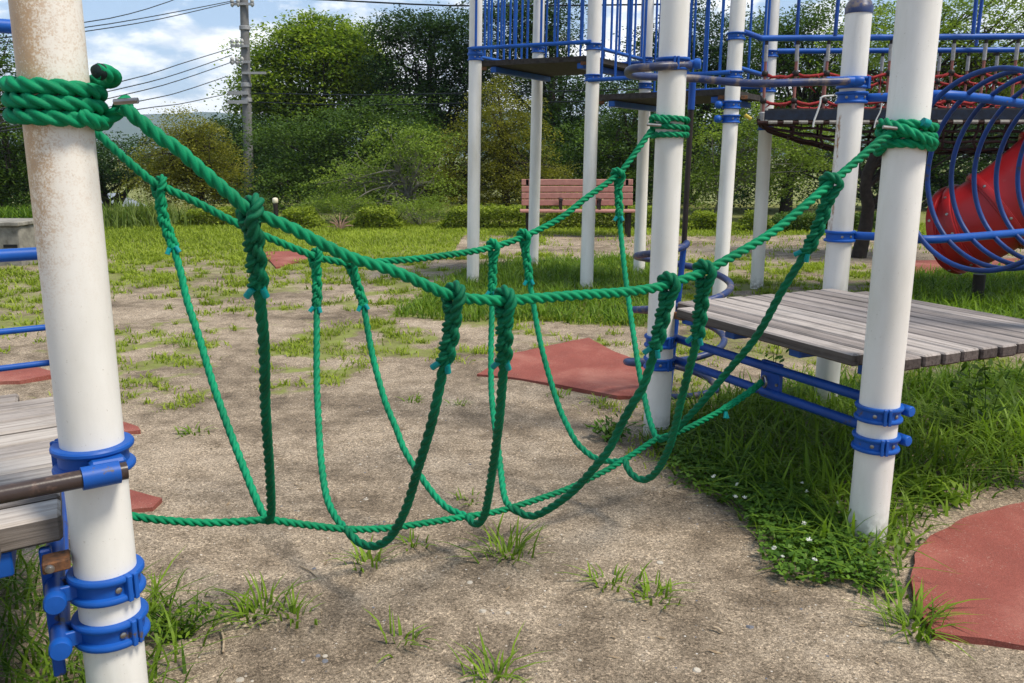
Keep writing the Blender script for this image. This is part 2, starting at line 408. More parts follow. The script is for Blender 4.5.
# ------------------------------------------------------------------ ground cover layout (plan of the park, metres)
def poly_px(pts): return [tuple(atZ(*p))[:2] for p in pts]
def inside(x, y, poly):
    c = np.zeros(x.shape, bool); n = len(poly)
    for i in range(n):
        x1, y1 = poly[i]; x2, y2 = poly[(i + 1) % n]
        if y1 == y2: continue
        c ^= ((y1 > y) != (y2 > y)) & (x < (x2 - x1) * (y - y1) / (y2 - y1) + x1)
    return c
P_deckgrass = poly_px([(640, 445), (668, 482), (725, 512), (752, 552), (765, 582), (835, 592), (905, 612), (925, 648), (938, 640), (908, 590), (925, 545), (960, 520), (1040, 488), (1300, 430), (1200, 372), (900, 372), (760, 388), (640, 412)])
P_leftgrass = [(-4.0, .2), (-.80, .9), (-.78, 1.3), (-.66, 1.55), (-.70, 1.80), (-.83, 2.2), (-1.05, 2.75), (-2.0, 3.2), (-3.6, 2.2)]
P_tower = poly_px([(392, 318), (432, 292), (474, 268), (520, 262), (625, 258), (665, 268), (660, 330), (560, 322), (470, 322)])
P_mow = poly_px([(640, 262), (720, 258), (836, 264), (870, 285), (800, 300), (640, 312)])
P_right = poly_px([(872, 286), (905, 276), (1100, 268), (1400, 300), (1400, 345), (900, 332)])
P_bright = poly_px([(112, 366), (165, 356), (215, 366), (235, 392), (170, 412), (112, 404)])
P_bright2 = poly_px([(225, 372), (300, 332), (380, 320), (400, 350), (310, 392), (240, 398)])
P_green3 = poly_px([(-100, 246), (420, 232), (440, 256), (330, 290), (120, 300), (40, 330), (-100, 345)])
MATS = [([(908, 582), (914, 560), (930, 541), (960, 523), (1000, 512), (1200, 470), (1500, 640), (1200, 690), (1024, 652), (985, 645), (934, 639), (918, 612)], 'sand dusted red rubber mat on the ground right of the front right post'),
 ([(476, 377), (513, 356), (560, 346), (588, 340), (614, 354), (645, 366), (672, 380), (655, 400), (617, 399), (560, 388), (510, 380)], 'large red rubber mat in front of the spiral climber'),
 ([(262, 253), (309, 252), (318, 258), (276, 269)], 'faded pink rubber mat far out on the lawn'),
 ([(-90, 366), (34, 369), (60, 376), (20, 384), (-90, 388)], 'strip of red rubber mat behind the left timber deck'),
 ([(80, 424), (123, 425), (138, 430), (141, 434), (80, 440)], 'small corner of red rubber mat showing beside the left post, upper one'),
 ([(70, 494), (131, 494), (163, 503), (153, 512), (70, 520)], 'small corner of red rubber mat beside the left end of the bottom rope'),
 ([(872, 276), (880, 268), (905, 262), (960, 261), (1090, 258), (1100, 275), (960, 283)], 'red rubber mat under the mouth of the tube slide')]
P_mats = [poly_px(m_[0]) for m_ in MATS]
def density(x, y):
    x, y = np.asarray(x, float), np.asarray(y, float)
    jx = (fbm(x, y, 1.3) - .5) * .55; jy = (fbm(x + 40, y, 1.3) - .5) * .55
    far = np.clip((y - 4) / 8, .25, 2.2); X, Y = x + jx * far, y + jy * far
    n = fbm(x, y, 1.6); n5 = fbm(x + 3, y + 17, 3.2); n2 = fbm(x + 9, y + 3, .55)
    d = np.zeros(x.shape)
    lawn = np.clip((y - 12.6) / 1.2, 0, 1) * np.where(x < -.9, 1, np.clip((y - 16.0) / .5, 0, 1))
    d = np.maximum(d, lawn * (.75 + .4 * n))
    patchy = np.clip((y - 4.0) / 2.6, 0, 1) * np.clip((n5 * .6 + n * .4 - .50) * 9, 0, 1) * .85
    d = np.maximum(d, patchy * np.where((x > .6) & (y > 11.5) & (y < 16), .25, 1))
    near = np.clip((x - .7) / .5, 0, 1) * np.clip((y - 3.6) / .6, 0, 1) * np.clip((9 - y) / 2, 0, 1)
    d = np.maximum(d, near * (.12 + .5 * np.clip((n - .42) * 4, 0, 1)))
    for poly, w in ((P_green3, .35 + 1.3 * (n - .3)), (P_mow, .25 + .9 * np.clip((n5 - .38) * 4, 0, 1)), (P_tower, .55 + .6 * np.clip((n5 - .3) * 4, 0, 1)), (P_right, 1.), (P_bright, .12 + 1.1 * np.clip((n5 - .40) * 6, 0, 1)), (P_bright2, .08 + 1.0 * np.clip((n5 - .44) * 6, 0, 1))):
        d = np.where(inside(X, Y, poly), np.maximum(d, w), d)
    jx, jy = jx * .5, jy * .5
    for poly in (P_deckgrass, P_leftgrass):
        d = np.where(inside(x + jx, y + jy, poly), 1.0, d)
    return np.clip(d, 0, 1.1)

# ------------------------------------------------------------------ GROUND (one sheet to the horizon)
def axis_(lo, hi, step, far):
    core = list(np.arange(lo, hi + 1e-6, step)); w = []; d = step
    while (w[-1] if w else 0) < far: d *= 1.45; w.append((w[-1] if w else 0) + d)
    return np.array([lo - t for t in reversed(w)] + core + [hi + t for t in w])
gx, gy = axis_(-7, 8, .06, 2000), axis_(.4, 18.6, .06, 2000)
GX, GY = np.meshgrid(gx, gy)
GZ = (fbm(GX, GY, 1.1) - .5) * .035 + (fbm(GX + 7, GY, 6) - .5) * .014
GZ -= np.clip((np.hypot(GX, GY - 4) - 24) / 60, 0, 1) * 4.0     # the park sits on a terrace
def gz(x, y):
    x, y = np.asarray(x, float), np.asarray(y, float)
    return (fbm(x, y, 1.1) - .5) * .035 + (fbm(x + 7, y, 6) - .5) * .014
ny, nx = GX.shape
idx = np.arange(nx * ny).reshape(ny, nx)
q = np.stack([idx[:-1, :-1], idx[:-1, 1:], idx[1:, 1:], idx[1:, :-1]], -1).reshape(-1, 4)
ground = np_mesh('ground', np.stack([GX, GY, GZ], -1), q.ravel(), np.full(len(q), 4), None, M['ground'], smooth=True)
at = ground.data.attributes.new('grass', 'FLOAT', 'POINT'); _gd = density(GX, GY)
for _p in (P_deckgrass, P_leftgrass): _gd = np.where(inside(GX, GY, _p) & (GY < 5.6), np.minimum(_gd, .30), _gd)
_gd = np.where((GY < 5.6) & (_gd > .95), .30, _gd); _gd = np.where((GY < 12.4) & (GX < 5) & ~inside(GX, GY, P_tower), _gd * .80, _gd); at.data.foreach_set('value', _gd.ravel().astype(np.float32))
tag(ground, 'sandy park ground with worn bare soil and patches of turf', 'ground', kind='structure')

# ------------------------------------------------------------------ grass, leaves
def blades(name, roots, h, az, lean, w, var, mat, parent=None, loc=(0, 0, 0)):
    n = len(roots); ts = np.array([0, .4, .75, 1.0]); d = np.stack([np.cos(az), np.sin(az), 0 * az], 1)
    sd = np.stack([-np.sin(az), np.cos(az), 0 * az], 1)
    V = np.zeros((n, 7, 3), np.float32); k = 0
    for i, t in enumerate(ts):
        c = roots + d * (h * lean * t ** 1.8)[:, None]; c[:, 2] += h * t * (1 - .38 * np.minimum(lean, 1.6) * t)
        ww = w * (1, .85, .5, 0)[i]
        if i < 3: V[:, k] = c - sd * ww[:, None]; V[:, k + 1] = c + sd * ww[:, None]; k += 2
        else: V[:, k] = c
    f = np.array([0, 1, 3, 2, 2, 3, 5, 4, 4, 5, 6]); fl_ = (np.arange(n)[:, None] * 7 + f).ravel()
    return np_mesh(name, V, fl_, np.tile([4, 4, 3], n), np.repeat(var, 3), mat, parent, loc, smooth=True)
def sample_poly(poly, n, dens=None):
    a = np.array(poly); lo, hi = a.min(0), a.max(0)
    p = rng.uniform(lo, hi, (n, 2)); return p[inside(p[:, 0], p[:, 1], poly)]
def leaves(name, C, size, wid, var, mat, parent=None, loc=(0, 0, 0), up=.5, droop=0.):
    n = len(C); nr = rng.normal(size=(n, 3)); nr[:, 2] = np.abs(nr[:, 2]) * 1 + up; nr /= np.linalg.norm(nr, axis=1)[:, None]
    t = rng.normal(size=(n, 3)); t -= nr * (t * nr).sum(1)[:, None]; t /= np.linalg.norm(t, axis=1)[:, None]; t[:, 2] -= droop
    b = np.cross(nr, t); L, W = size[:, None], wid[:, None]
    V = np.stack([C - t * L * .5, C + b * W * .5 - t * L * .05, C + t * L * .5, C - b * W * .5 - t * L * .05], 1)
    return np_mesh(name, V, np.arange(4 * n), np.full(n, 4), var, mat, parent, loc)

# lush grass under and round the two decks
def rim(pts, poly):
    p = np.array(poly); q = np.roll(p, -1, 0); best = np.full(len(pts), 9.)
    for a, b in zip(p, q):
        ab = b - a; t = np.clip(((pts - a) @ ab) / max((ab @ ab), 1e-9), 0, 1); best = np.minimum(best, np.hypot(*(pts - a - t[:, None] * ab).T))
    return best
def lush(name, pts, hmin, hmax, wmin, wmax, mat, label, leanmax=1.3, poly=None):
    n = len(pts); z = gz(pts[:, 0], pts[:, 1]); roots = np.column_stack([pts, z - .005])
    tuft = fbm(pts[:, 0], pts[:, 1], 4.0)
    h = rng.uniform(hmin, hmax, n) * (.45 + 1.1 * tuft)
    if poly is not None:
        rm = rim(pts, poly); h *= np.clip(.35 + rm / .38, 0, 1); k_ = rng.random(n) < np.clip(.22 + rm / .25, 0, 1); pts, z, roots, tuft, h = pts[k_], z[k_], roots[k_], tuft[k_], h[k_]; n = len(pts)
    az = rng.uniform(0, 2 * np.pi, n); lean = rng.uniform(.25, leanmax, n)
    var = np.clip(rng.normal(.45, .22, n) + (tuft - .5) * .8, 0, 1)
    o = blades(name, roots, h, az, lean, rng.uniform(wmin, wmax, n), var, mat)
    return tag(o, label, 'grass', kind='stuff')
def keep(pts, f=1.0):
    d = density(pts[:, 0], pts[:, 1]) * f
    for pm_ in P_mats: d = np.where(inside(pts[:, 0], pts[:, 1], pm_), 0, d)
    return pts[rng.random(len(pts)) < d]
p = sample_poly([(.3, 2.2), (2.2, 1.7), (5.0, 3.0), (5.5, 6.5), (3.0, 5.6), (.4, 5.6)], 52000); p = p[inside(p[:, 0] + (fbm(p[:, 0], p[:, 1], 1.3) - .5) * .28, p[:, 1] + (fbm(p[:, 0] + 40, p[:, 1], 1.3) - .5) * .28, P_deckgrass)]
# clover-like low growth near the open soil, taller grass inside
edge = np.array([min(abs(a), 1) for a in (fbm(p[:, 0], p[:, 1], 2.2) - .5) * 4])
lush('grass', p[: int(len(p) * .62)], .09, .27, .0035, .0085, M['grass_lush'], 'lush long grass growing under and around the right timber deck', 1.7, P_deckgrass)
q1 = sample_poly(P_leftgrass, 9000)
lush('grass', q1, .10, .27, .003, .006, M['grass_lush'], 'long grass in the shade under the left timber deck', 1.6, P_leftgrass)
q2 = sample_poly(poly_px([(380, 330), (400, 290), (474, 262), (700, 255), (690, 335)]), 30000); q2 = keep(q2[inside(q2[:, 0], q2[:, 1], P_tower)])
lush('grass', q2, .06, .20, .004, .008, M['grass_lush'], 'long grass growing between the posts of the rear tower')
q3 = sample_poly(P_right, 30000)
lush('grass', q3, .08, .24, .005, .010, M['grass_lush'], 'dark grass in front of the red tube slide')
pc_ = rng.uniform((-8.5, 4.0), (8.0, 13.2), (9000, 2)); pc_ = keep(pc_[np.abs(pc_[:, 0]) < .62 * pc_[:, 1] + .6], .62)
rad_ = rng.gamma(2.2, .030, len(pc_)); nbl = np.clip((rad_ * 420).astype(int), 5, 60); ci = np.repeat(np.arange(len(pc_)), nbl); pcl = pc_[ci] + rng.normal(size=(len(ci), 2)) * rad_[ci][:, None] * .6
p = rng.uniform((-10.5, 12.2), (9.0, 18.6), (125000, 2)); p = keep(p[(np.abs(p[:, 0]) < .62 * p[:, 1] + .6)], .75)
p = np.concatenate([p, pcl])
d_ = np.hypot(p[:, 0], p[:, 1]); n = len(p)
tone = fbm(p[:, 0], p[:, 1], .9)
o = blades('lawn_grass', np.column_stack([p, gz(p[:, 0], p[:, 1]) - .004]), rng.uniform(.025, .075, n) * (.6 + .06 * d_), rng.uniform(0, 6.28, n), rng.uniform(.3, 1.4, n), rng.uniform(.003, .005, n) * (.5 + .11 * d_), np.clip(rng.normal(.5, .2, n) + (tone - .5) * 1.0, 0, 1), M['grass_lawn'])
tag(o, 'short yellowish turf spreading in patches over the bare soil', 'grass', kind='stuff')

def trefoil(pts, r0, r1, n, label, name='clover'):
    c = np.column_stack([pts, gz(pts[:, 0], pts[:, 1]) + rng.uniform(r0, r1, len(pts))]); k = len(c)
    C, s = [], []
    a0 = rng.uniform(0, 6.28, k)
    for j in range(3):
        a = a0 + j * 2.094; o_ = np.stack([np.cos(a), np.sin(a), 0 * a], 1); C.append(c + o_ * .011)
    C = np.concatenate(C); m = len(C); v = np.tile(np.clip(rng.normal(.5, .25, k), 0, 1), 3)
    o = leaves(name, C, rng.uniform(.016, .026, m), rng.uniform(.014, .022, m), v, M['clover'], up=2.5)
    return tag(o, label, 'clover', kind='stuff')
pc = sample_poly(poly_px([(640, 440), (668, 482), (725, 512), (752, 552), (765, 585), (835, 596), (905, 606), (880, 545), (800, 500), (760, 450), (690, 425)]), 9000)
_pc = poly_px([(640, 440), (668, 482), (725, 512), (752, 552), (765, 585), (835, 596), (905, 606), (880, 545), (800, 500), (760, 450), (690, 425)])
pc = pc[inside(pc[:, 0] + (fbm(pc[:, 0], pc[:, 1], 1.3) - .5) * .28, pc[:, 1] + (fbm(pc[:, 0] + 40, pc[:, 1], 1.3) - .5) * .28, P_deckgrass)]
rm_ = rim(pc, P_deckgrass); pc = pc[(rng.random(len(pc)) < np.clip(.12 + rm_ / .22, 0, 1) * np.clip(fbm(pc[:, 0], pc[:, 1], 5) * 2.4 - .35, .1, 1))]; pc = pc[~((np.hypot(pc[:, 0] - 1.62, pc[:, 1] - 3.1) < .34) & (rng.random(len(pc)) < .8))]
trefoil(pc, .012, .075, 0, 'low clover leaves along the edge of the lush grass')
fm = MB()
for (px, py) in [(716, 476), (718, 503), (806, 492), (803, 524), (814, 540), (784, 557), (740, 498), (739, 497), (769, 549), (843, 503), (806, 483), (714, 477), (717, 500), (610, 421), (615, 428), (604, 444), (597, 449), (850, 497), (820, 560), (735, 485)]:
    c = atZ(px, py, .085); c.x += random.uniform(-.02, .02); r = random.uniform(.006, .010)
    if not bool(inside(np.array([c.x]), np.array([c.y]), P_deckgrass)[0]): continue
    for k in range(14):
        d = Vector((random.gauss(0, 1), random.gauss(0, 1), abs(random.gauss(0, 1)))).normalized()
        fm.cone(c, c + d * r * 1.3, r * .35, r * .1, 4)
tag(fm.build('clover_flowers', plain('white_petals', (.75, .75, .68), (.6, .6, .5))), 'small white clover flowers in the grass by the right post', 'flowers', kind='stuff')

# single tufts sprouting from the bare soil
tufts = [(508, 556, 44, .17, 'largest spiky grass tuft on the bare soil below the rope bridge'), (413, 545, 14, .09, 'small grass tuft just under the lowest rope loop'), (370, 566, 22, .12, 'grass tuft with sprawling thin blades below the first rope loop'),
         (612, 584, 26, .10, 'dense dark green grass tuft on open soil, beside a thinner twin'), (652, 598, 24, .12, 'loose pale grass tuft nearest the clover edge'), (398, 642, 14, .11, 'sparse grass tuft of few blades near the lower edge of the soil'),
         (492, 676, 26, .14, 'tall bladed grass tuft at the very bottom of the picture'), (262, 612, 30, .15, 'wide sprawling grass tuft beside a twig on the soil'), (244, 618, 22, .10, 'low flat weed tuft touching the wide sprawling tuft'), (292, 618, 18, .12, 'thin bladed tuft right of the wide sprawling tuft'),
         (470, 500, 12, .07, 'tiny grass tuft behind the bottom rope'), (912, 628, 60, .17, 'bright fountain of grass at the corner of the red rubber mat'), (560, 395, 20, .07, 'small tuft at the front edge of the middle rubber mat'), (598, 402, 16, .09, 'thin tuft in front of the middle rubber mat near its right end'),
         (185, 345, 22, .10, 'flat tuft beyond the left post'), (192, 433, 30, .07, 'bright low tuft beside the left post base mats'), (412, 402, 24, .06, 'round low tuft seen between the hanging ropes'), (460, 405, 16, .06, 'small tuft right of the round low tuft')]
for (px, py, nb, hh, lab) in tufts:
    nb = int(nb * 1.25); hh *= .78; b = atZ(px, py); r0 = .022 + hh * .16
    rt = np.column_stack([rng.normal(b.x, r0, nb), rng.normal(b.y, r0, nb), np.zeros(nb)]); rt[:, 2] = gz(rt[:, 0], rt[:, 1]) - .004
    dx = rt[:, 0] - b.x; dy = rt[:, 1] - b.y; az = np.arctan2(dy, dx) + rng.normal(0, .6, nb)
    o = blades('grass_tuft', rt, rng.uniform(.5, 1.25, nb) * hh, az, rng.uniform(.3, 1.5, nb), rng.uniform(.003, .0062, nb), np.clip(rng.normal(.7, .2, nb), 0, 1), M['grass_lush'], loc=(b.x, b.y, 0))
    tag(o, lab, 'grass tuft', 'grass tufts sprouting from bare soil')
# ferny weed beside the left post and broad leaved weeds
def weed(px, py, label, n, ht, spread, leaf, mat, cat='weed', group=None, stalks=5):
    b = atZ(px, py); t = thing('weed', (b.x, b.y, 0), label, cat, group); sm = MB(); C = []
    for k in range(stalks):
        a = random.uniform(0, 6.28); tip = b + Vector((math.cos(a) * spread * random.uniform(.3, 1), math.sin(a) * spread * random.uniform(.3, 1), ht * random.uniform(.6, 1)))
        mid = b.lerp(tip, .5) + Vector((0, 0, ht * .15)); P = smooth_path([b, mid, tip], .03); sm.tube(P, .0022, 5)
        for j in range(n // stalks):
            q = P[int(random.uniform(.25, 1) * (len(P) - 1))]; C.append(q + Vector((random.gauss(0, leaf * .6), random.gauss(0, leaf * .6), random.gauss(0, leaf * .3))))
    sm.build('stem', M['clover'], t, smooth=180); C = np.array(C); m = len(C)
    leaves('foliage', C, rng.uniform(.7, 1.2, m) * leaf, rng.uniform(.3, .5, m) * leaf, np.clip(rng.normal(.55, .25, m), 0, 1), mat, t, up=.8)
weed(182, 640, 'ferny dark green weed sprawling beside the rusty left post', 420, .10, .17, .026, M['grass_lush'], stalks=16)
weed(612, 440, 'broad leaved weed at the foot of the middle post', 150, .12, .14, .05, M['clover'], stalks=8)
weed(930, 500, 'broad leaved dock plant between the grass and the red rubber mat', 60, .10, .16, .09, M['grass_lush'], stalks=7)
weed(966, 436, 'tall thin leafy stalk rising right of the front right post', 60, .56, .06, .075, M['lf_mid'], stalks=2)
weed(985, 440, 'leaning thin leafy stalk beside the tall straight one', 50, .52, .14, .07, M['lf_mid'], stalks=2)
weed(770, 408, 'leafy stalk poking up between the twin blue rails', 44, .46, .08, .06, M['clover'], stalks=2)
# pebbles and grit
pm = [MB(), MB()]
for k in range(620):
    x, y = random.uniform(-1.3, 1.9), random.uniform(1.7, 5.2)
    if float(density(x, y)) > .5: continue
    r = random.choice((.0022, .0025, .003, .004, .005)) * random.uniform(.7, 1.5); m = pm[k % 2]; a = random.uniform(0, 3.14)
    m.lathe((x, y, float(gz(x, y)) - r * .2), [(.0, -r * .4), (r, -.0), (r * .85, r * .35), (.0, r * .55)], 6)
for (px, py, r) in [(366, 498, .02), (360, 463, .014), (325, 660, .016), (353, 528, .013), (314, 570, .013), (508, 615, .014), (560, 625, .009), (697, 672, .02), (660, 562, .022), (240, 680, .02), (290, 530, .013), (750, 626, .022), (700, 575, .009), (483, 613, .02), (470, 585, .018), (630, 602, .011), (580, 660, .011), (470, 463, .012), (325, 655, .014), (318, 655, .013)]:
    r *= .72; b = atZ(px, py); m = pm[random.randint(0, 1)]
    m.lathe((b.x, b.y, float(gz(b.x, b.y)) - r * .25), [(0, -r * .3), (r, 0), (r * .8, r * .4), (0, r * .5)], 7, (random.gauss(0, .2), random.gauss(0, .2), 1))
tag(pm[0].build('pebbles', plain('pale_pebbles', (.46, .41, .34), (.30, .26, .21), .8, 60), smooth=40), 'scattered pale pebbles lying on the bare soil', 'pebbles', kind='stuff')
tag(pm[1].build('pebbles', plain('blue_grey_pebbles', (.17, .175, .20), (.09, .09, .10), .8, 60), smooth=40), 'scattered blue grey pebbles lying on the bare soil', 'pebbles', kind='stuff')
lit = MB()
for k in range(260):
    x, y = random.uniform(-1.6, 2.2), random.uniform(1.8, 7.0); a = random.uniform(0, 6.28); L_ = random.uniform(.008, .026); w_ = random.uniform(.0015, .006)
    if float(density(x, y)) > .9: continue
    c = Vector((x, y, float(gz(x, y)) + .004)); u_ = Vector((math.cos(a), math.sin(a), random.gauss(0, .12))); v_ = Vector((-math.sin(a), math.cos(a), random.gauss(0, .2)))
    lit.add([c - u_ * L_, c + v_ * w_, c + u_ * L_ + Vector((0, 0, .003)), c - v_ * w_], [(0, 1, 2, 3)])
tag(lit.build('leaf_litter', plain('dry_litter', (.34, .25, .15), (.16, .11, .07), .9, 30)), 'dry leaf and straw fragments scattered on the bare soil', 'leaf litter', kind='stuff')
def twig(p0, p1, r, label):
    a, b = atZ(*p0, .012), atZ(*p1, .008); m = MB(); m.tube(smooth_path([a, a.lerp(b, .5) + Vector((.004, .004, .002)), b], .01), r, 6)
    tag(m.build('twig', plain('dry_twig', (.45, .36, .25), (.28, .2, .13), .8, 60), loc=(a.x, a.y, 0), smooth=180), label, 'twig')
twig((221, 630), (223, 652), .004, 'pale dry twig on the soil right of the left post')
twig((300, 566), (317, 577), .003, 'thin twig lying on soil left of the lowest rope loop')
twig((712, 627), (722, 632), .005, 'short brown twig near the lower right soil')

# ------------------------------------------------------------------ rubber mats
def mat_(pts, label, world=None):
    poly = world or poly_px(pts); big = []
    for i in range(len(poly)):
        a, b = Vector(poly[i]), Vector(poly[(i + 1) % len(poly)]); n = max(1, int((b - a).length / .05))
        for k in range(n):
            p_ = a.lerp(b, k / n); w = (float(fbm(p_.x * 3, p_.y * 3, 3)) - .5) * .03; big.append((p_.x + w, p_.y - w))
    m = MB(); m.prism(big, -.03, .022)
    # soft shoulder along the rim
    c = Vector((sum(p[0] for p in poly) / len(poly), sum(p[1] for p in poly) / len(poly), 0))
    o = m.build('rubber_mat', M['rubber'], loc=(c.x, c.y, 0)); return tag(o, label, 'rubber mat', 'red rubber safety mats')
for pts_, lab_ in MATS: mat_(pts_, lab_)

# ------------------------------------------------------------------ layout of the two decks
L1 = atY(96, 490, 1.85); L1 = Vector((L1.x, L1.y, 0))
Apos, Bpos = atZ(866, 541), atZ(656, 437)
Apos.z = Bpos.z = 0
PP7 = Vector((1.88, 4.97, 0))
e1 = (Bpos - Apos).normalized(); e2 = Vector((e1.y, -e1.x, 0))
P9 = PP7 + (Apos - Bpos)
L2 = L1 * 1.62
f1 = (L2 - L1).normalized(); f2 = Vector((f1.y, -f1.x, 0))
f2 = (f2 * .96 + Vector((0, .16, 0))).normalized()
L4, L3 = L1 - f2 * 1.25, L2 - f2 * 1.25

def post_line(px0, py0, px1, py1, Y, zt, zb=-.15):          # post axis through two points at forward distance Y
    a, b = atY(px0, py0, Y), atY(px1, py1, Y); d = (a - b) / (a.z - b.z)
    return b + d * (zb - b.z), b + d * (zt - b.z)
def at_h(ax, z):
    a, b = ax; return a.lerp(b, (z - a.z) / (b.z - a.z))
def post(parent, ax, r, mat, cap=None, name='post', label=None):
    m = MB(); a, b = ax; d = (b - a); n = 10
    m.tube([a.lerp(b, i / n) for i in range(n + 1)], r, 40)
    o = m.build(name, mat, parent, smooth=40)
    if cap: MB().lathe(b - d.normalized() * .03, [(r + .004, .0), (r + .005, .035), (r * .98, .042), (r * .92, .058), (r * .72, .076), (r * .4, .088), (0, .092)], 32).build('cap', cap, o, smooth=60)
    if label: o['label'] = label
    return o
def clamp(parent, c, r, h=.055, t=.024, seam=None, bolts=(), mat=None, name='clamp'):
    """pipe clamp: two rims with a recessed web, a split seam and bolts (directions are plan angles)"""
    m = MB(); w = h / 2; R0 = r - .002
    prof = [(R0, -w), (r + t * .85, -w), (r + t, -w + .004), (r + t, -w + .010), (r + t * .85, -w + .014), (r + t * .35, -w + .017), (r + t * .35, w - .017), (r + t * .85, w - .014), (r + t, w - .010), (r + t, w - .004), (r + t * .85, w), (R0, w)]
    m.lathe(c, prof, 40)
    for s in (seam if isinstance(seam, (list, tuple)) else [seam] if seam is not None else []):
        for ds in (-1, 1):
            a = s + ds * .10; d = Vector((math.cos(a), math.sin(a), 0)); tn = Vector((-d.y, d.x, 0))
            m.box(c + d * (r + t * .72), t * .62, .006, w + .0015, d, tn, bev=.002)
    o = m.build(name, mat or M['blue'], parent, smooth=35)
    for b_ in bolts:
        d = Vector((math.cos(b_), math.sin(b_), 0)); bm = MB(); bm.lathe(c + d * (r + t * .33), [(.0075, 0), (.0075, .004), (.004, .006), (0, .006)], 10, d); bm.build('bolt', M['steel'], o, smooth=40)
    return o
def rod(parent, a, b, r, mat, name='rail', caps=None, sides=16):
    m = MB(); m.tube([a, b], r, sides); o = m.build(name, mat, parent, smooth=40)
    return o
def to_cam(p): return math.atan2(-p.y, -p.x)

# plank decks
def deck(parent, c0, X, Y, lx, ly, z, n, mat, notch=.13, th=.045, gap=.0055):
    """planks run along X and are stacked along Y; corners cut back round the posts"""
    m = MB(); w = ly / n
    for i in range(n):
        y0, y1 = i * w + gap, (i + 1) * w - gap
        cut = max(0, notch - y0) if y0 < notch * .75 else (max(0, y1 - (ly - notch)) if y1 > ly - notch * .75 else 0)
        ja, jb = random.uniform(-.006, .006), random.uniform(-.006, .006)
        a, b = (notch if cut else 0.) + ja, lx - (notch if cut else 0.) + jb
        dz = random.uniform(-.0025, .0025); segs = 1
        c = c0 + X * ((a + b) / 2) + Y * ((y0 + y1) / 2) + Vector((0, 0, z - th / 2 + dz))
        m.box(c, (b - a) / 2, (y1 - y0) / 2, th / 2, X, Y, bev=.007, a=random.random())
    return m.build('deck', mat, parent, var=True)

# ================================================================== LEFT PLATFORM
lp = thing('play_platform', (L1.x, L1.y, 0), 'left timber deck with freckled rusty white post and grey planks', 'play platform')
axL1 = post_line(45.5, 0, 109, 600, 1.85, 2.75); RL = .0665
pL1 = post(lp, axL1, RL, M['post_rust'], label='white post with rust freckles near the top')
axL2 = (L2 - Vector((0, 0, .15)), L2 + Vector((.0, 0, 1.72)))
pL2 = post(lp, axL2, .07, M['post'])
for q_ in (L3, L4): post(lp, (q_ - Vector((0, 0, .15)), q_ + Vector((0, 0, 2.0))), .07, M['post'])
ZD, ZL = .75, .70
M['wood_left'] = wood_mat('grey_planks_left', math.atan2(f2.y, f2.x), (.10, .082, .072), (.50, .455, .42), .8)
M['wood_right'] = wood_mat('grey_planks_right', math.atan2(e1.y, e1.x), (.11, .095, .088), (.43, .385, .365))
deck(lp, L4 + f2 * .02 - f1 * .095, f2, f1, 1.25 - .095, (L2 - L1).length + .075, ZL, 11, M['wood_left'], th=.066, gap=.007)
bm = MB()
for s in (.22, 1.02):
    bm = MB(); bm.box(L1 - f2 * s + f1 * ((L2 - L1).length / 2 + .02) + Vector((0, 0, ZL - .100)), (L2 - L1).length / 2 - .03, .036, .030, f1, f2, bev=.004); bm.build('beam', M['blue'], lp)
bm = MB(); bm.box(L1 - f2 * .095 - f1 * .02 + Vector((0, 0, ZL - .090)), .028, .028, .013, f2, f1, bev=.003)
o = bm.build('bracket', M['rust'], lp)
MB().lathe(L1 - f2 * .108 - f1 * .049 + Vector((0, 0, ZL - .090)), [(.010, 0), (.010, .004), (.006, .005), (.006, .009), (0, .009)], 12, -f1).build('bolt', M['steel'], o, smooth=40)
# far side guard rails of the left deck
for (py, r_) in ((28, .022), (254, .022), (329, .011), (365, .011)):
    c = atY(30, py, L2.y - .06); a = Vector((c.x, c.y, c.z)) + f2 * .14; b = a - f2 * 1.25
    a.z = b.z = c.z; rod(lp, a, b, r_, M['blue'], sides=14)
    clamp(pL2, at_h(axL2, min(c.z, 1.7)), .07, .05, .02)
# brown pipe along the near side, its clamp and collar
zc = atY(90, 466, L1.y - .07).z; c = at_h(axL1, zc); cl = clamp(pL1, c, RL, .062, .020, seam=R(175), bolts=())
t_ = to_cam(c); tow = Vector((math.cos(t_), math.sin(t_), 0))
pa = c + tow * .112 + f2 * .062 + Vector((0, 0, -.012)); pb = pa - f2 * 1.5
rod(lp, pa, pb, .0195, M['brown_pipe'], 'rail', sides=24)
m = MB(); m.lathe(pa - f2 * .015, [(.0197, -.075), (.025, -.075), (.025, 0), (.0197, 0)], 24, f2)
m.box(c + tow * .085 + f2 * .025 + Vector((0, 0, -.006)), .036, .022, .022, f2, Vector((-f2.y, f2.x, 0)), bev=.006)
m.build('collar', M['blue'], lp, smooth=35)
# twin rails between the left posts that carry the rope plate; their capped ends point at the viewer
for py_ in (592, 637):
    z_ = atY(112, py_, L1.y - .06).z; c = at_h(axL1, z_); clamp(pL1, c, RL, .060, .017, seam=[R(-25)], bolts=(R(-46),))
    a = c - f2 * .108 - f1 * .055; b = a + f1 * ((L2 - L1).length + .17)
    o = rod(lp, a, b, .0215, M['blue_dark'], 'rail', sides=20)
    MB().lathe(a, [(.0, -.012), (.021, -.011), (.024, -.006), (.024, .012), (.021, .012)], 20, f1).build('cap', M['blue'], o, smooth=40)
    for k_ in (-.02, .03): MB().box(c - f2 * .082 + f1 * k_, .030, .006, .018, f2, f1, bev=.002).build('lug', M['blue'], lp)
ML = (L1 + L2) / 2 - f2 * .11
m = MB(); m.box(ML + Vector((0, 0, .4425)), .008, .07, .085, f2, f1, bev=.003); m.build('rope_plate', M['blue_dark'], lp)
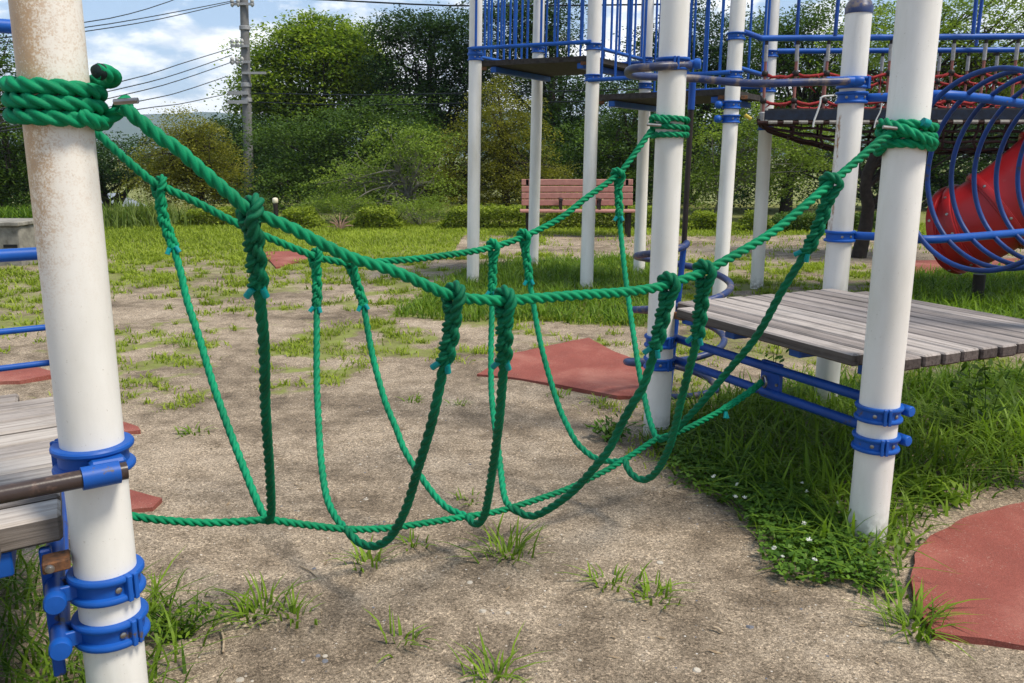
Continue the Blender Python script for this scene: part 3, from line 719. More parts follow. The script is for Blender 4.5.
m = MB(); m.box(L1 - f2 * .118 + f1 * .05 + Vector((0, 0, .46)), .013, .014, .16, f2, f1, bev=.004); m.build('strut', M['blue_dark'], lp)

# ================================================================== RIGHT PLATFORM
rp = thing('play_platform', (Apos.x, Apos.y, 0), 'right timber deck with weathered planks on white posts', 'play platform')
axA = post_line(919.5, 0, 866, 540, Apos.y, 2.75)
axB = post_line(675.5, 0, 656, 437, Bpos.y, 2.75)
ax7 = post_line(860, 0, 838, 255, PP7.y, atY(859, 8, PP7.y).z)
ax9 = (P9 - Vector((0, 0, .15)), P9 + Vector((0, 0, 2.36)))
RP = .07
pA = post(rp, axA, .073, M['post']); pB = post(rp, axB, RP, M['post'])
M['post_streak'] = post_paint('rust_streaked_paint', 2, at_h(ax7, 1.5).x - Apos.x)
p7 = post(rp, ax7, .069, M['post_streak'], M['blue_worn'], label='white post with a long rust run and a blue grey cap')
p9 = post(rp, ax9, RP, M['post'], M['blue_worn'])
LY = (PP7 - Bpos).length; LX = (Bpos - Apos).length
e2b = (PP7 - Bpos).normalized()
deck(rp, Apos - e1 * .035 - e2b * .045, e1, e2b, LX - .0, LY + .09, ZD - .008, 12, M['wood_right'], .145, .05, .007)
for q_, sx in ((Apos, 1), (Bpos, -1)): MB().box(q_ + e1 * (.135 * sx) + e2b * .10 + Vector((0, 0, ZD - .083)), .045, .032, .032, e1, e2b, bev=.004).build('stub', M['blue'], rp)
for s in (.50, LX - .50):
    bm = MB(); bm.box(Apos + e1 * s + e2b * (LY / 2 - .05) + Vector((0, 0, ZD - .082)), LY / 2 - .09, .034, .030, e2b, e1, bev=.004); bm.build('beam', M['blue'], rp)
for q_, sx, sy in ((Apos, 1, 1), (Bpos, -1, 1), (PP7, -1, -1), (P9, 1, -1)):
    bm = MB(); bm.box(q_ + e1 * (.085 * sx) + e2b * (.06 * sy) + Vector((0, 0, ZD - .075)), .035, .02, .018, e1, e2b, bev=.003); bm.build('bracket', M['rust'], rp)
# twin rails A-B with plate
ZR = []
for (py, z_) in ((417, 0), (447, 0)):
    z_ = atY(880, py, Apos.y - .07).z; ZR.append(z_)
    cA, cB = at_h(axA, z_), at_h(axB, z_)
    clamp(pA, cA, .073, .060, .015, seam=[R(-92)], bolts=(R(-122), R(-62)))
    clamp(pB, cB, RP, .060, .015, seam=[R(-60)], bolts=(R(-95), R(-30), R(-140)))
    a = cA + e2 * .108 - e1 * .05; b = cB + e2 * .108 + e1 * .05; a.z = b.z = z_
    o = rod(rp, a, b, .0215, M['blue_dark'], 'rail', sides=20)
    MB().lathe(a, [(0, -.012), (.018, -.011), (.0215, -.006), (.0215, .010), (.0195, .010)], 20, e1).build('cap', M['blue'], o, smooth=40)
    for q_ in (cA, cB): MB().box(q_ + e2 * .085, .022, .016, .018, e2, e1, bev=.003).build('lug', M['blue'], rp)
_r0 = Apos + e2 * .10; _r1 = Bpos + e2 * .10
EYE = onPlane(768, 381, _r0, _r1)
m = MB(); m.box(Vector((EYE.x, EYE.y, sum(ZR) / 2)) + e2 * .02, .012, .062, abs(ZR[0] - ZR[1]) / 2 + .028, e2, e1, bev=.003); pl = m.build('rope_plate', M['blue_dark'], rp)
for sgn in (1, -1):
    mm = MB(); mm.lathe(Vector((EYE.x, EYE.y, sum(ZR) / 2 - .01)) + e1 * (-.052) * sgn + e2 * .006, [(.007, 0), (.007, .007), (0, .008)], 8, -e2); mm.build('bolt', M['steel'], pl, smooth=40)
mm = MB(); mm.tube([EYE + (e1 * math.cos(t) + Vector((0, 0, 1)) * math.sin(t)) * .026 - e2 * .022 + e2 * .012 * math.cos(t) for t in np.linspace(0, 2 * math.pi, 20, endpoint=False)], .006, 8, closed=True); mm.build('shackle', M['steel'], pl, smooth=180)
# upper clamp with knob on B, clamps on P7
zB = atY(676, 63, Bpos.y - .07).z; c = at_h(axB, zB)
clamp(pB, c, RP, .06, .016, seam=[R(-88)], bolts=(R(-120), R(-55)))
k_ = MB(); k_.lathe(c + Vector((.085, -.01, 0)), [(.02, 0), (.02, .02), (.026, .022), (.028, .035), (.024, .05), (0, .054)], 18, (1, -.35, 0)); k_.build('knob', M['blue'], pB, smooth=40)
z7a, z7b, z7c = (atY(850, y_, PP7.y - .07).z for y_ in (82, 97, 237))
for z_, bl in ((z7a, (R(-60),)), (z7b, (R(-130), R(-92), R(-50))), (z7c, (R(-100), R(-60)))):
    clamp(p7, at_h(ax7, z_), .069, .062, .018, seam=[R(-40)] if z_ == z7a else None, bolts=bl)
# the worn handle bar that leaves the P7 clamp, passes behind B and loops round to its clamp
pt = lambda px, py, Y: atY(px, py, Y)
hb = [pt(852, 81, 4.86), pt(835, 81.5, 4.84), pt(800, 82.5, 4.83), pt(760, 83.5, 4.84), pt(730, 82, 4.88), pt(700, 79, 4.92), pt(672, 77.5, 4.9), pt(645, 76.5, 4.82), pt(631, 75, 4.70), pt(628, 71.5, 4.55), pt(634, 68.5, 4.42), pt(648, 67.5, 4.36), pt(664, 66, 4.36), pt(690, 65.5, 4.42)]
m = MB(); m.tube(smooth_path(hb, .03), .0205, 16); m.build('handle_bar', M['blue_worn'], rp, smooth=180)
m = MB(); m.tube([hb[0] + Vector((.02, 0, 0)), hb[0] + Vector((-.14, 0, -.002))], .0245, 18); m.lathe(hb[0] + Vector((.02, 0, 0)), [(.0245, -.01), (.028, -.004), (.027, .03), (.02, .042), (0, .044)], 18, (1, -.2, 0)); m.build('collar', M['blue'], rp, smooth=40)

# ================================================================== SPIRAL CLIMBER
sc = Vector((1.005, 5.08, 0))
sp = thing('spiral_climber', tuple(sc), 'spiral climber of worn blue grey pipe coiled round a thin pole', 'spiral climber')
m = MB(); m.tube([sc - Vector((.062, 0, .1)), sc + Vector((.004, 0, .98))], .018, 16); m.build('lower_pole', M['blue_dark'], sp, smooth=40)
m = MB(); m.tube([sc + Vector((.004, 0, .98)), sc + Vector((.012, 0, 1.74))], .016, 16); m.build('upper_pole', M['dark_metal'], sp, smooth=40)
m = MB(); m.tube([sc + Vector((.012, 0, 1.74)), sc + Vector((.014, 0, atY(690, 80, 5.08).z))], .020, 16); m.build('pole_sleeve', M['blue_dark'], sp, smooth=40)
z_top = atY(685, 262, 5.08).z
P = []
for i in range(200):
    t = i / 199; a = R(265) - t * 2.9 * 2 * math.pi; rr = .282 * min(1, (1 - abs(2 * t - 1)) * 9 + .06); z_ = .985 - t * 2.9 * .322
    P.append(sc + Vector((rr * math.cos(a) + .012 - .065 * (.9 - z_), rr * math.sin(a), z_)))
m = MB(); m.tube(P, .020, 14); m.build('coil', M['blue_worn'], sp, smooth=180)

# ================================================================== ROPE BRIDGE
rb0 = (L1 + Apos) / 2
rb = thing('rope_bridge', (0.1, 2.9, 0), 'green twisted rope bridge slung between the two timber decks', 'rope bridge')
def trefoil_prof(Rr, k=7, deep=.495):
    rs, rc = (1 - deep) * Rr, deep * Rr; pr = []
    for s in range(3):
        for i in range(k):
            d = (i / k - .5) * 2 * math.pi / 3; r = rc * math.cos(d) + math.sqrt(max(rs * rs - (rc * math.sin(d)) ** 2, 0)); a = s * 2 * math.pi / 3 + d
            pr.append((r * math.cos(a), r * math.sin(a)))
    return pr
RR = .0158; PITCHR = .098
def rope_into(m, P, r=RR, pitch=None, res=.006, deep=.495):
    pitch = pitch or PITCHR * r / RR
    Q = smooth_path(P, max(res * r / RR, .003)); m.sweep(Q, trefoil_prof(r, 7, deep), True, 2 * math.pi / pitch); return Q
def wrap(ax, z0, turns, r, pitch, a0, extra_first=None, extra_last=None, sgn=1, wob=0.):
    P = []; n = int(turns * 26)
    for i in range(n + 1):
        a = a0 + sgn * 2 * math.pi * turns * i / n; z = z0 - pitch * turns * i / n + wob * math.sin(3 * a + 1)
        c = at_h(ax, z); P.append(c + Vector((math.cos(a) * r, math.sin(a) * r, 0)))
    return P
pA_dir = lambda a, b: (b - a).normalized()
frontpx = [(121, 106), (140, 121), (162, 139), (176, 147.5), (197, 166), (232, 196), (249, 210), (291, 228), (320, 243), (352, 258), (396, 272), (443, 293), (463, 298), (484, 300), (509, 300.5), (568, 296), (626, 292), (662, 286.5), (685, 279), (708, 270), (744, 250), (773, 232), (800, 210), (824, 189), (850, 167), (877, 143.5), (891, 133)]
backpx = [(92, 127), (97, 132.5), (122, 156), (152, 181.5), (162, 186.5), (197, 202.7), (232, 221), (267, 237), (314, 256), (337, 261.5), (352, 263.5), (384, 261.5), (425, 258), (469, 252), (493, 247), (522, 237.5), (559, 219), (585, 199), (614, 178), (625, 167), (651, 131)]
botpx = [(112, 514), (134, 516.5), (161, 520), (209, 522.8), (262, 520), (268, 519.5), (303, 524.5), (344, 529), (376, 529), (406, 526), (464, 517), (490, 513), (508, 508.7), (545, 497), (572, 487), (605, 471), (623, 460.5), (638, 451), (654, 440.5), (664, 437), (681, 431), (700, 422), (727, 407), (750, 391.5), (766, 382)]
inL = Vector((math.cos(R(10)), math.sin(R(10)), 0))
fr0, fr1 = L1 + Vector((.05, -.05, 0)), Apos + Vector((-.05, -.06, 0))
bk0, bk1 = L2 + Vector((.03, -.06, 0)), Bpos + Vector((-.05, -.05, 0))
Pf = [onPlane(x, y, fr0, fr1) for x, y in frontpx]
Pb = [onPlane(x, y, bk0, bk1) for x, y in backpx]
Pm = [onPlane(x, y, ML, EYE) for x, y in botpx]; Pm[-1] = EYE - e2 * .035
mf, mb_, mm_ = MB(), MB(), MB()
rope_into(mf, Pf); rope_into(mb_, Pb); rope_into(mm_, Pm, .0135)
hrf = mf.build('hand_rope', M['rope'], rb, smooth=180); hrb = mb_.build('hand_rope', M['rope'], rb, smooth=180); btr = mm_.build('foot_rope', M['rope'], rb, smooth=180)
# lashing round the posts (the coils), pins and cut ends
RW = .0172
def lash(parent, P, r=RR): m = MB(); rope_into(m, P, r); return m.build('lashing', M['rope'], parent, smooth=180)
zl = atY(60, 77, L1.y - .085).z
c_ = lambda a, r, z, ax: at_h(ax, z) + Vector((math.cos(R(a)) * r, math.sin(R(a)) * r, 0))
rl = RL + RW * .95
W = [c_(-24, rl + .040, zl + .014, axL1), c_(-12, rl + .040, zl + .013, axL1), c_(8, rl + .034, zl + .008, axL1), c_(28, rl + .022, zl + .004, axL1), c_(52, rl + .006, zl + .002, axL1)] + wrap(axL1, zl, 2.84, rl, .0298, R(80), sgn=1)
W += [Pf[0] + Vector((-.004, .03, .006)), Pf[0] + Vector((.0, .006, .0))]
lash(hrf, W, RW)
e = MB(); q0 = W[0]; e.lathe(q0, [(.0, -.004), (.013, -.002), (.0168, .006), (.0168, .012)], 14, (W[1] - W[0])); e.build('rope_end', M['rope_cut'], hrf, smooth=60)
e = MB(); e.tube([atY(114, 102, 1.80), atY(138, 100.5, 1.80)], .0060, 8); e.build('pin', M['steel'], hrf, smooth=40)
e = MB(); rope_into(e, [c_(40, rl, zl - .07, axL1), c_(5, rl + .005, zl - .085, axL1), c_(-25, rl + .008, zl - .078, axL1), c_(-38, rl + .004, zl - .065, axL1)]); e.build('lashing', M['rope'], hrf, smooth=180)
zA = atY(905, 124, Apos.y - .05).z; rA = .073 + .0176 * .9
W = wrap(axA, zA, 2.9, rA, .0325, R(-150), sgn=1, wob=.003); W += [c_(-175, rA, zA - .085, axA), Pf[-1] + Vector((.03, .02, -.002)), Pf[-1]]
lash(hrf, W, .0176)
lash(hrf, [c_(-185, rA, zA - .02, axA), c_(-165, rA + .014, zA + .006, axA), c_(-140, rA + .024, zA - .004, axA), c_(-115, rA + .026, zA - .022, axA), c_(-90, rA + .022, zA - .045, axA), c_(-60, rA + .012, zA - .062, axA), c_(-30, rA + .004, zA - .066, axA)], .0180)
e = MB(); q0 = c_(-85, rA + .016, zA + .006, axA); e.tube([q0 + Vector((-.006, -.006, .0)), q0 + Vector((.018, -.001, -.008))], .0150, 10); e.build('tape_end', M['tape'], hrf, smooth=40)
e = MB(); e.tube([atY(883, 127, Apos.y - .10), atY(897, 128.5, Apos.y - .10)], .0065, 8); e.build('pin', M['steel'], hrf, smooth=40)
zBw = atY(670, 116, Bpos.y - .07).z; rB = RP + RR * .9
W = wrap(axB, zBw, 1.95, rB, .040, R(-190), sgn=1); lash(hrb, W)
W = wrap(axB, zBw - .088, 1.0, rB, .004, R(-150), sgn=1); lash(hrb, W)
lash(hrb, [c_(-172, rB + .004, zBw - .06, axB), c_(-160, rB + .022, zBw - .028, axB), c_(-150, rB + .024, zBw - .004, axB), c_(-128, rB + .012, zBw - .016, axB), c_(-100, rB + .004, zBw - .032, axB)])
e = MB(); e.tube([atY(647, 124.5, Bpos.y - .10), atY(661, 125.5, Bpos.y - .10)], .008, 8); e.build('pin', M['steel'], hrb, smooth=40)
lash(hrb, wrap(axL2, 1.66, 2.9, .07 + RR * .9, .03, R(-60), sgn=-1) + [Pb[0]])
# foot rope: splice at the plate end with taped tails
def tail(parent, p, d, ln=.03, r=.0085):
    d = Vector(d).normalized(); e = MB(); e.tube([p, p + d * ln], r, 10); return e.build('tape_end', M['tape'], parent, smooth=40)
def braid_into(m, Q, A=.0145, B=.009, r=.0128, per=.125, taper=True):
    n = len(Q); T = [(Q[min(i + 1, n - 1)] - Q[max(i - 1, 0)]).normalized() for i in range(n)]; nr = Vector((1, 0, 0)); S = [[], [], []]; L = 0.
    for i in range(n):
        if i: L += (Q[i] - Q[i - 1]).length
        nr = (nr - T[i] * nr.dot(T[i])).normalized(); b = T[i].cross(nr)
        for k in range(3):
            th = 2 * math.pi * (L / per + k / 3); S[k].append(Q[i] + nr * A * math.sin(th) + b * B * math.sin(2 * th))
    for k in range(3): m.sweep(smooth_path(S[k], .005), trefoil_prof(r, 5), True, 2 * math.pi / (.062))
Qm = smooth_path(Pm, .01); L = 0; cut = 0
for i in range(len(Qm) - 1, 0, -1):
    L += (Qm[i] - Qm[i - 1]).length
    if L > .26: cut = i; break
m = MB(); braid_into(m, Qm[cut:], .008, .005, .0095, .1); m.build('splice', M['rope'], btr, smooth=180)
for d in ((.3, -.3, -1), (-.2, -.5, -.8)): tail(btr, Qm[cut] + Vector((.01, -.012, -.008)), d)
# hanging U ropes: traced from the far hand rope, under the foot rope, to the near hand rope
U = [
 dict(b=[(158, 186), (163, 217), (172, 243), (180.5, 271.6), (187.5, 302), (199, 337), (212, 381), (222.6, 411.6), (233, 440), (245, 471), (259, 505.5)], j=(268, 520), f=[(271, 511), (269.6, 473), (266.6, 429), (265, 400), (264, 347), (259.5, 297), (254, 245), (249, 211)], lb=.20, lf=.185),
 dict(b=[(315.5, 257), (317, 290), (316.7, 318), (316.7, 376.5), (318, 410), (321, 458.6), (326.7, 496.7), (337, 519)], j=(346, 528.5), f=[(354, 538), (364, 544.5), (376.5, 545.5), (391, 536), (406, 508), (417.5, 470), (429, 432), (435, 408), (442.7, 370.6), (450, 337), (454, 297)], lb=.17, lf=.185),
 dict(b=[(351, 264), (358, 288), (363.6, 306), (372, 353), (384, 398), (396, 428), (406, 452.7), (429, 488), (447, 507.5)], j=(466, 516), f=[(476, 524), (484.5, 514), (491, 479), (498, 429), (501, 397), (504, 353), (503.8, 301)], lb=.15, lf=.185),
 dict(b=[(493, 248), (492.5, 275), (492, 310), (491, 350), (492, 400), (499.5, 458.6), (504, 494)], j=(510, 507), f=[(517, 511), (531, 516), (547.4, 509.7), (572, 492), (592.5, 469.7), (609, 449), (621, 424.6), (633.6, 402), (644, 384), (656, 345), (669, 286)], lb=.17, lf=.20),
 dict(b=[(524, 237), (527, 262), (531, 290), (541, 345), (556.6, 400), (568, 426.7), (578, 444), (594.6, 457.5), (612, 461.5)], j=(624, 460.5), f=[(627, 467), (634, 476), (644, 479.5), (656, 472), (668.4, 449), (674.6, 428.7), (681, 400), (690, 365), (697, 337), (704, 271)], lb=.17, lf=.22),
 dict(b=[(618, 175), (619, 205), (621, 235), (626.5, 284.5), (638, 363.6), (646, 404), (651, 424)], j=(658, 438.5), f=[(669, 436), (683, 422.5), (705, 398.5), (727, 372), (750, 345), (764, 324), (783, 289), (806, 252), (819, 225), (831, 184)], lb=.17, lf=.24),
]
def nearest_on(Pl, px):
    best = None
    for p in Pl:
        d = p - CAM; w = d.dot(Vector((0, cs, -sn))); u = CX + F * d.x / w; v = CY - F * d.dot(Vector((0, sn, cs))) / w
        k = (u - px[0]) ** 2 + (v - px[1]) ** 2
        if best is None or k < best[0]: best = (k, p)
    return best[1]
Qf, Qb = smooth_path(Pf, .005), smooth_path(Pb, .005)
def pxlen(a): 
    s = [0]
    for p0, p1 in zip(a, a[1:]): s.append(s[-1] + math.hypot(p1[0] - p0[0], p1[1] - p0[1]))
    return [x / s[-1] for x in s]
for ui, u in enumerate(U):
    tb, tf, j = nearest_on(Qb, u['b'][0]), nearest_on(Qf, u['f'][-1]), onPlane(*u['j'], ML, EYE)
    sb = pxlen(u['b'] + [u['j']]); sf = pxlen([u['j']] + u['f'])
    up = [atY(x, y, tb.y + (j.y - tb.y) * s ** 1.7) for (x, y), s in zip(u['b'], sb)]
    dn = [atY(x, y, j.y + (tf.y - j.y) * (1 - (1 - s) ** 1.7)) for (x, y), s in zip(u['f'], sf[1:])]
    up[0], dn[-1] = tb - Vector((0, 0, .02)), tf - Vector((0, 0, .02))
    jj = atY(*u['j'], j.y)
    Q = smooth_path(up + [jj] + dn, .012)
    def cut_from(Q, ln):
        L = 0
        for i in range(1, len(Q)):
            L += (Q[i] - Q[i - 1]).length
            if L >= ln: return i
        return len(Q) - 1
    ib = cut_from(Q, u['lb']); jf = len(Q) - cut_from(Q[::-1], u['lf'])
    # the two halves differ in tone: the far half is paler, the near one darker
    mid = min(range(len(Q)), key=lambda i: (Q[i] - jj).length)
    m = MB(); rope_into(m, Q[max(ib - 3, 0):mid + 2:3] + [Q[mid + 1]], .0138, .100, .005, .42); ha = m.build('hanging_rope', M['rope_pale'], rb, smooth=180); ha['label'] = 'paler half of a hanging loop'
    m = MB(); rope_into(m, [Q[mid]] + Q[mid + 1:jf + 3:3] + [Q[min(jf + 3, len(Q) - 1)]], .0152, .118, .005, .40); hb_ = m.build('hanging_rope', M['rope_dark'], rb, smooth=180); hb_['label'] = 'darker half of a hanging loop'
    for (own, Qs, ends, side, tm) in ((ha, Q[:ib + 1], (tb, up), 0, M['rope']), (hb_, Q[jf:][::-1], (tf, dn), 1, M['rope_dark'])):
        m = MB(); braid_into(m, Qs, .0130 if side else .0108, .0072 if side else .0062, .0142 if side else .0122, .165 if side else .15)
        # eye of the splice, thrown over the hand rope
        top = ends[0]; Qh = Qf if side else Qb; k = min(range(len(Qh)), key=lambda i: (Qh[i] - top).length)
        tt = (Qh[min(k + 4, len(Qh) - 1)] - Qh[max(k - 4, 0)]).normalized(); sdv = tt.cross(Vector((0, 0, 1))).normalized(); upv = sdv.cross(tt).normalized()
        for off in (.0,):
            loop = [top + tt * off + (sdv * math.sin(a) * .0285 + upv * math.cos(a) * .0285 + tt * .006 * math.sin(a)) for a in np.linspace(-2.25, 2.25, 11)]
            loop = [Qs[min(4, len(Qs) - 1)] + sdv * -.008] + loop + [Qs[min(4, len(Qs) - 1)] + sdv * .008]
            rope_into(m, loop, .0158 if side else .0138, .09)
        m.build('splice', tm, own, smooth=180)
        end = Qs[-1]; dt = (Qs[-1] - Qs[-4]).normalized(); vw = (CAM - end).normalized(); sd_ = dt.cross(vw).normalized()
        for s_, tilt in ((1, .75), (-.6, .5)):
            tail(own, end + sd_ * (.013 * s_) + vw * .012, dt + sd_ * (tilt * s_), .028 if side else .024, .0088)

# ================================================================== REAR TOWER
tw = thing('play_tower', (1.0, 9.6, 0), 'tall rear play tower of white posts, dark decks and blue baluster panels', 'play tower')
TP = {}
for k, (x0, x1, y1, Y) in dict(a=(476.0, 472.8, 284, 10.04), b=(539.3, 533, 258, 11.5), c=(595, 586.3, 292, 9.45), d=(648, 639.5, 258, 10.8), e=(738.5, 719.5, 294, 8.55), f=(773, 756.5, 289, 9.66)).items():
    ax = post_line(x0, 0, x1, y1, Y, 4.3); TP[k] = (ax, post(tw, ax, .0715, M['post']))
def th(k, z): return at_h(TP[k][0], z)
def tdeck(ks, z, label=None):
    m = MB(); pl_ = [th(k, z) for k in ks]; cc = sum(pl_, Vector()) / 4; pl_ = [p_ + (cc - p_).normalized() * .06 for p_ in pl_]
    m.prism([(p_.x, p_.y) for p_ in pl_], z - .055, z); return m.build('deck', M['dark_deck'], tw)
tdeck('acdb', 2.50); tdeck('cefd', 2.10)
def seg_box(m, a, b, hw, hh):
    d = (b - a); L = d.length; d.normalize(); m.box((a + b) / 2, L / 2, hw, hh, d, Vector((-d.y, d.x, 0)), bev=.004)
for z, ks in ((2.405, 'acdb'), (2.005, 'cefd')):
    p0, p1, p2, p3 = [th(k, z) for k in ks]
    for s in (.13, .87): m = MB(); seg_box(m, p0.lerp(p1, s).lerp(p3.lerp(p2, s), .05), p0.lerp(p1, s).lerp(p3.lerp(p2, s), .95), .035, .03); m.build('beam', M['blue'], tw)
for k, z, dx in (('a', 2.40, .1), ('c', 2.40, -.1), ('c', 2.0, .1), ('e', 2.0, -.1), ('e', 2.0, .12)):
    c = th(k, z); MB().box(c + Vector((dx, .02, .018)), .03, .015, .018, bev=.003).build('bracket', M['rust'], tw)
nb = 0
def panel(k0, k1, z0, z1, n, r=.0135, off=0., rails=True, s0=.06, s1=.94):
    a0, b0 = th(k0, z0), th(k1, z0); a1, b1 = th(k0, z1), th(k1, z1); d = Vector((b0.y - a0.y, a0.x - b0.x, 0)).normalized() * off
    if rails:
        rod(tw, a0 + d, b0 + d, .021, M['blue'], 'rail', sides=14); rod(tw, a1 + d, b1 + d, .021, M['blue'], 'rail', sides=14)
    for i in range(n):
        s = s0 + (s1 - s0) * i / (n - 1); m = MB(); m.tube([a0.lerp(b0, s) + d, a1.lerp(b1, s) + d], r, 10); m.build('baluster', M['blue'], tw, smooth=40)
panel('a', 'c', 2.62, 3.55, 9, off=.085, s0=.035, s1=.93)
panel('a', 'b', 2.56, 3.55, 9, off=-.06, s0=.10, s1=.88)
panel('b', 'd', 2.56, 3.55, 9, off=-.05)
panel('c', 'd', 2.58, 3.55, 6, off=.0, s0=.15, s1=.9)
panel('c', 'e', 2.24, 3.35, 9, off=.085, s0=.10, s1=.93)
panel('d', 'f', 2.20, 3.35, 9, off=-.05)
panel('e', 'f', 2.30, 3.35, 2, off=-.02, s0=.12, s1=.2)
panel('e', 'f', 2.30, 3.35, 2, off=.0, s0=.80, s1=.9)
def tcl(k, py, h=.07, knob=0):
    p_ = th(k, 2); z = atY(600, py, p_.y).z; o = clamp(TP[k][1], th(k, z), 0.0715, h, .018, bolts=(R(-90), R(-50)))
    if knob: kk = MB(); c = th(k, z); kk.lathe(c + Vector((-.10, -.02, 0)), [(.012, -.02), (.014, 0), (.034, .012), (.038, .035), (.03, .06), (0, .068)], 14, (-1, -.3, 0)); kk.build('knob', M['blue'], TP[k][1], smooth=60)
for k, py in (('a', 51), ('a', 57.5), ('c', 47), ('c', 78), ('d', 60.5), ('d', 86), ('e', 36.5), ('e', 75), ('f', 54), ('f', 89), ('f', 127), ('b', 50)): tcl(k, py)
tcl('e', 105, .075, 1); tcl('e', 119, .075, 1)

# ================================================================== NET BRIDGE (rear right)
nb_ = thing('net_bridge', (4.3, 9.1, 0), 'rear suspension bridge with red rope netting under blue handrails', 'net bridge')
ZNR = 2.53
fA, fB = Vector((2.36, 8.60, ZNR)), Vector((6.6, 8.35, ZNR)); gA, gB = Vector((2.85, 9.75, ZNR)), Vector((7.2, 9.55, ZNR))
zf, zg = atY(900, 37, 8.5).z, atY(900, 50.5, 9.68).z
for a, b, z in ((fA, fB, zf), (gA, gB, zg)):
    a.z = b.z = z; rod(nb_, a, b, .028, M['blue'], 'handrail')
rod(nb_, Vector((2.17, 8.53, zf + .05)), fA, .026, M['blue_dark'], 'handrail')
zt, zb_ = atY(900, 108, 8.45).z, atY(900, 121, 8.45).z
m = MB(); m.prism([(2.45, 8.56), (6.6, 8.33), (7.2, 9.55), (2.85, 9.72)], zb_ + .012, zt); m.build('deck', M['dark_deck'], nb_)
m = MB(); m.box(Vector((4.5, 8.38, (zt + zb_) / 2 - .004)), 2.1, .012, (zt - zb_) / 2 - .016, Vector((1, -.055, 0)).normalized(), Vector((.055, 1, 0)).normalized()); m.build('side_beam', plain('dark_blue_beam', (.012, .022, .045), (.008, .010, .018)), nb_)
for row, (a, b, x0, pitch, zlow) in enumerate(((fA, fB, .05, .288, zb_), (gA, gB, .22, .30, zt - .02))):
    d = (b - a).normalized(); n = 14; Z = a.z; ps = [a + d * (x0 + pitch * i) for i in range(n)]
    for p_ in ps:
        m = MB(); m.tube([Vector((p_.x, p_.y, Z - .16)), Vector((p_.x + random.uniform(-.012, .012), p_.y, zlow))], .014, 8); o = m.build('hanger', M['pink_rope'], nb_, smooth=40)
        m = MB(); m.tube([Vector((p_.x, p_.y, Z - .06)), Vector((p_.x, p_.y, Z - .21))], .019, 8); m.build('sleeve', M['grey_sleeve'], o, smooth=40); m = MB(); m.lathe(Vector((p_.x, p_.y, zlow - .01)), [(.028, 0), (.028, .09), (.018, .10)], 8); m.build('ferrule', M['grey_sleeve'], o, smooth=40)
        m = MB(); m.tube([Vector((p_.x, p_.y, Z + .02)), Vector((p_.x, p_.y, Z - .07))], .017, 8); m.build('hook', M['dark_metal'], o, smooth=40)
        for zz in (Z - .32, Z - .57): m = MB(); m.lathe(Vector((p_.x, p_.y, zz)), [(0, -.034), (.026, -.022), (.032, 0), (.026, .022), (0, .034)], 10); m.build('net_joint', M['dark_metal'], o, smooth=60)
    for zz, mt in ((Z - .32, 'red_rope'), (Z - .57, 'red_rope')):
        P = []
        for i, p_ in enumerate(ps[:-1]):
            for k in range(4): t = k / 4; q_ = p_.lerp(ps[i + 1], t); P.append(Vector((q_.x, q_.y, zz - .05 * t * (1 - t) * 4 * random.uniform(.4, 1))))
        m = MB(); m.tube(P, .015, 7)
        for k in range(150):                                # frayed tufts of worn rope
            q_ = random.choice(P); m.cone(q_, q_ + Vector((random.gauss(0, .035), random.gauss(0, .012), -abs(random.gauss(.012, .028)))), .010, .003, 5)
        m.build('net_rope', M[mt], nb_, smooth=60)
d = (fB - fA).normalized()
m = MB(); P = [fA + d * (.0 + .3 * i) for i in range(15)]; m.tube([Vector((p_.x, p_.y - .02, zb_ - .012)) for p_ in P], .020, 8); o = m.build('edge_rope', M['dark_rope'], nb_, smooth=60)
for i in range(28):
    p_ = fA + d * (.10 + .144 * i); m = MB(); m.tube([Vector((p_.x, p_.y - .022, zb_ - .008)), Vector((p_.x + .085, p_.y - .026, zb_ - .008))], .021, 8); m.build('ferrule', M['grey_sleeve'], o, smooth=40)
m = MB()
for yo, zo in ((.0, .10), (.01, .20), (.05, .27), (.5, .30), (.95, .27), (1.1, .14)):
    P = []
    for i in range(40):
        s = i / 39 * 4.2; p_ = fA + d * s; sag = min(1, s / .9) ; P.append(Vector((p_.x + yo * .3, p_.y + yo, zb_ + .02 - zo * sag ** .6 - .02 * abs(math.sin(s * 10.9)))))
    m.tube(P, .014, 7)
for i in range(15):
    s = .05 + .288 * i; p_ = fA + d * s; sag = min(1, s / .9) ** .6
    prof_ = [(.0, 0), (.0, .10), (.01, .20), (.05, .27), (.5, .30), (.95, .27), (1.1, .14), (1.1, 0)]
    m.tube(smooth_path([Vector((p_.x + yo * .3 + random.uniform(-.03, .03), p_.y + yo, zb_ + .01 - zo * sag)) for yo, zo in prof_], .05), .013, 7)
m.build('under_net', M['dark_rope'], nb_, smooth=60)
for k, pts in enumerate(([(834, 95.5), (822, 97), (820, 104), (817, 113), (814, 121), (813, 127)], [(882, 103), (880, 112), (876, 120), (874, 128)])):
    m = MB(); m.tube(smooth_path([atY(x, y, 8.32) for x, y in pts], .02), .009 if k == 0 else .006, 7); m.build('tie_cord', M['white_cord'], nb_, smooth=60)
m = MB(); m.tube(smooth_path([atY(745, 115, 8.4), atY(751, 119, 8.4)], .01), .017, 9); m.build('rope_wrap', M['yellow_tape'], nb_, smooth=60)
for (x0, y0, x1, y1, Y) in ((801, -30, 796, 46, 9.55), (841, -30, 835, 36, 8.42), (904, -30, 899, 36, 8.42), (979, -30, 973, 34, 8.4), (986, -30, 976, 46, 9.6)):
    a, b = atY(x0, y0, Y), atY(x1, y1, Y); rod(nb_, a, b, .018, M['blue_dark'], 'roof_strut', sides=10)

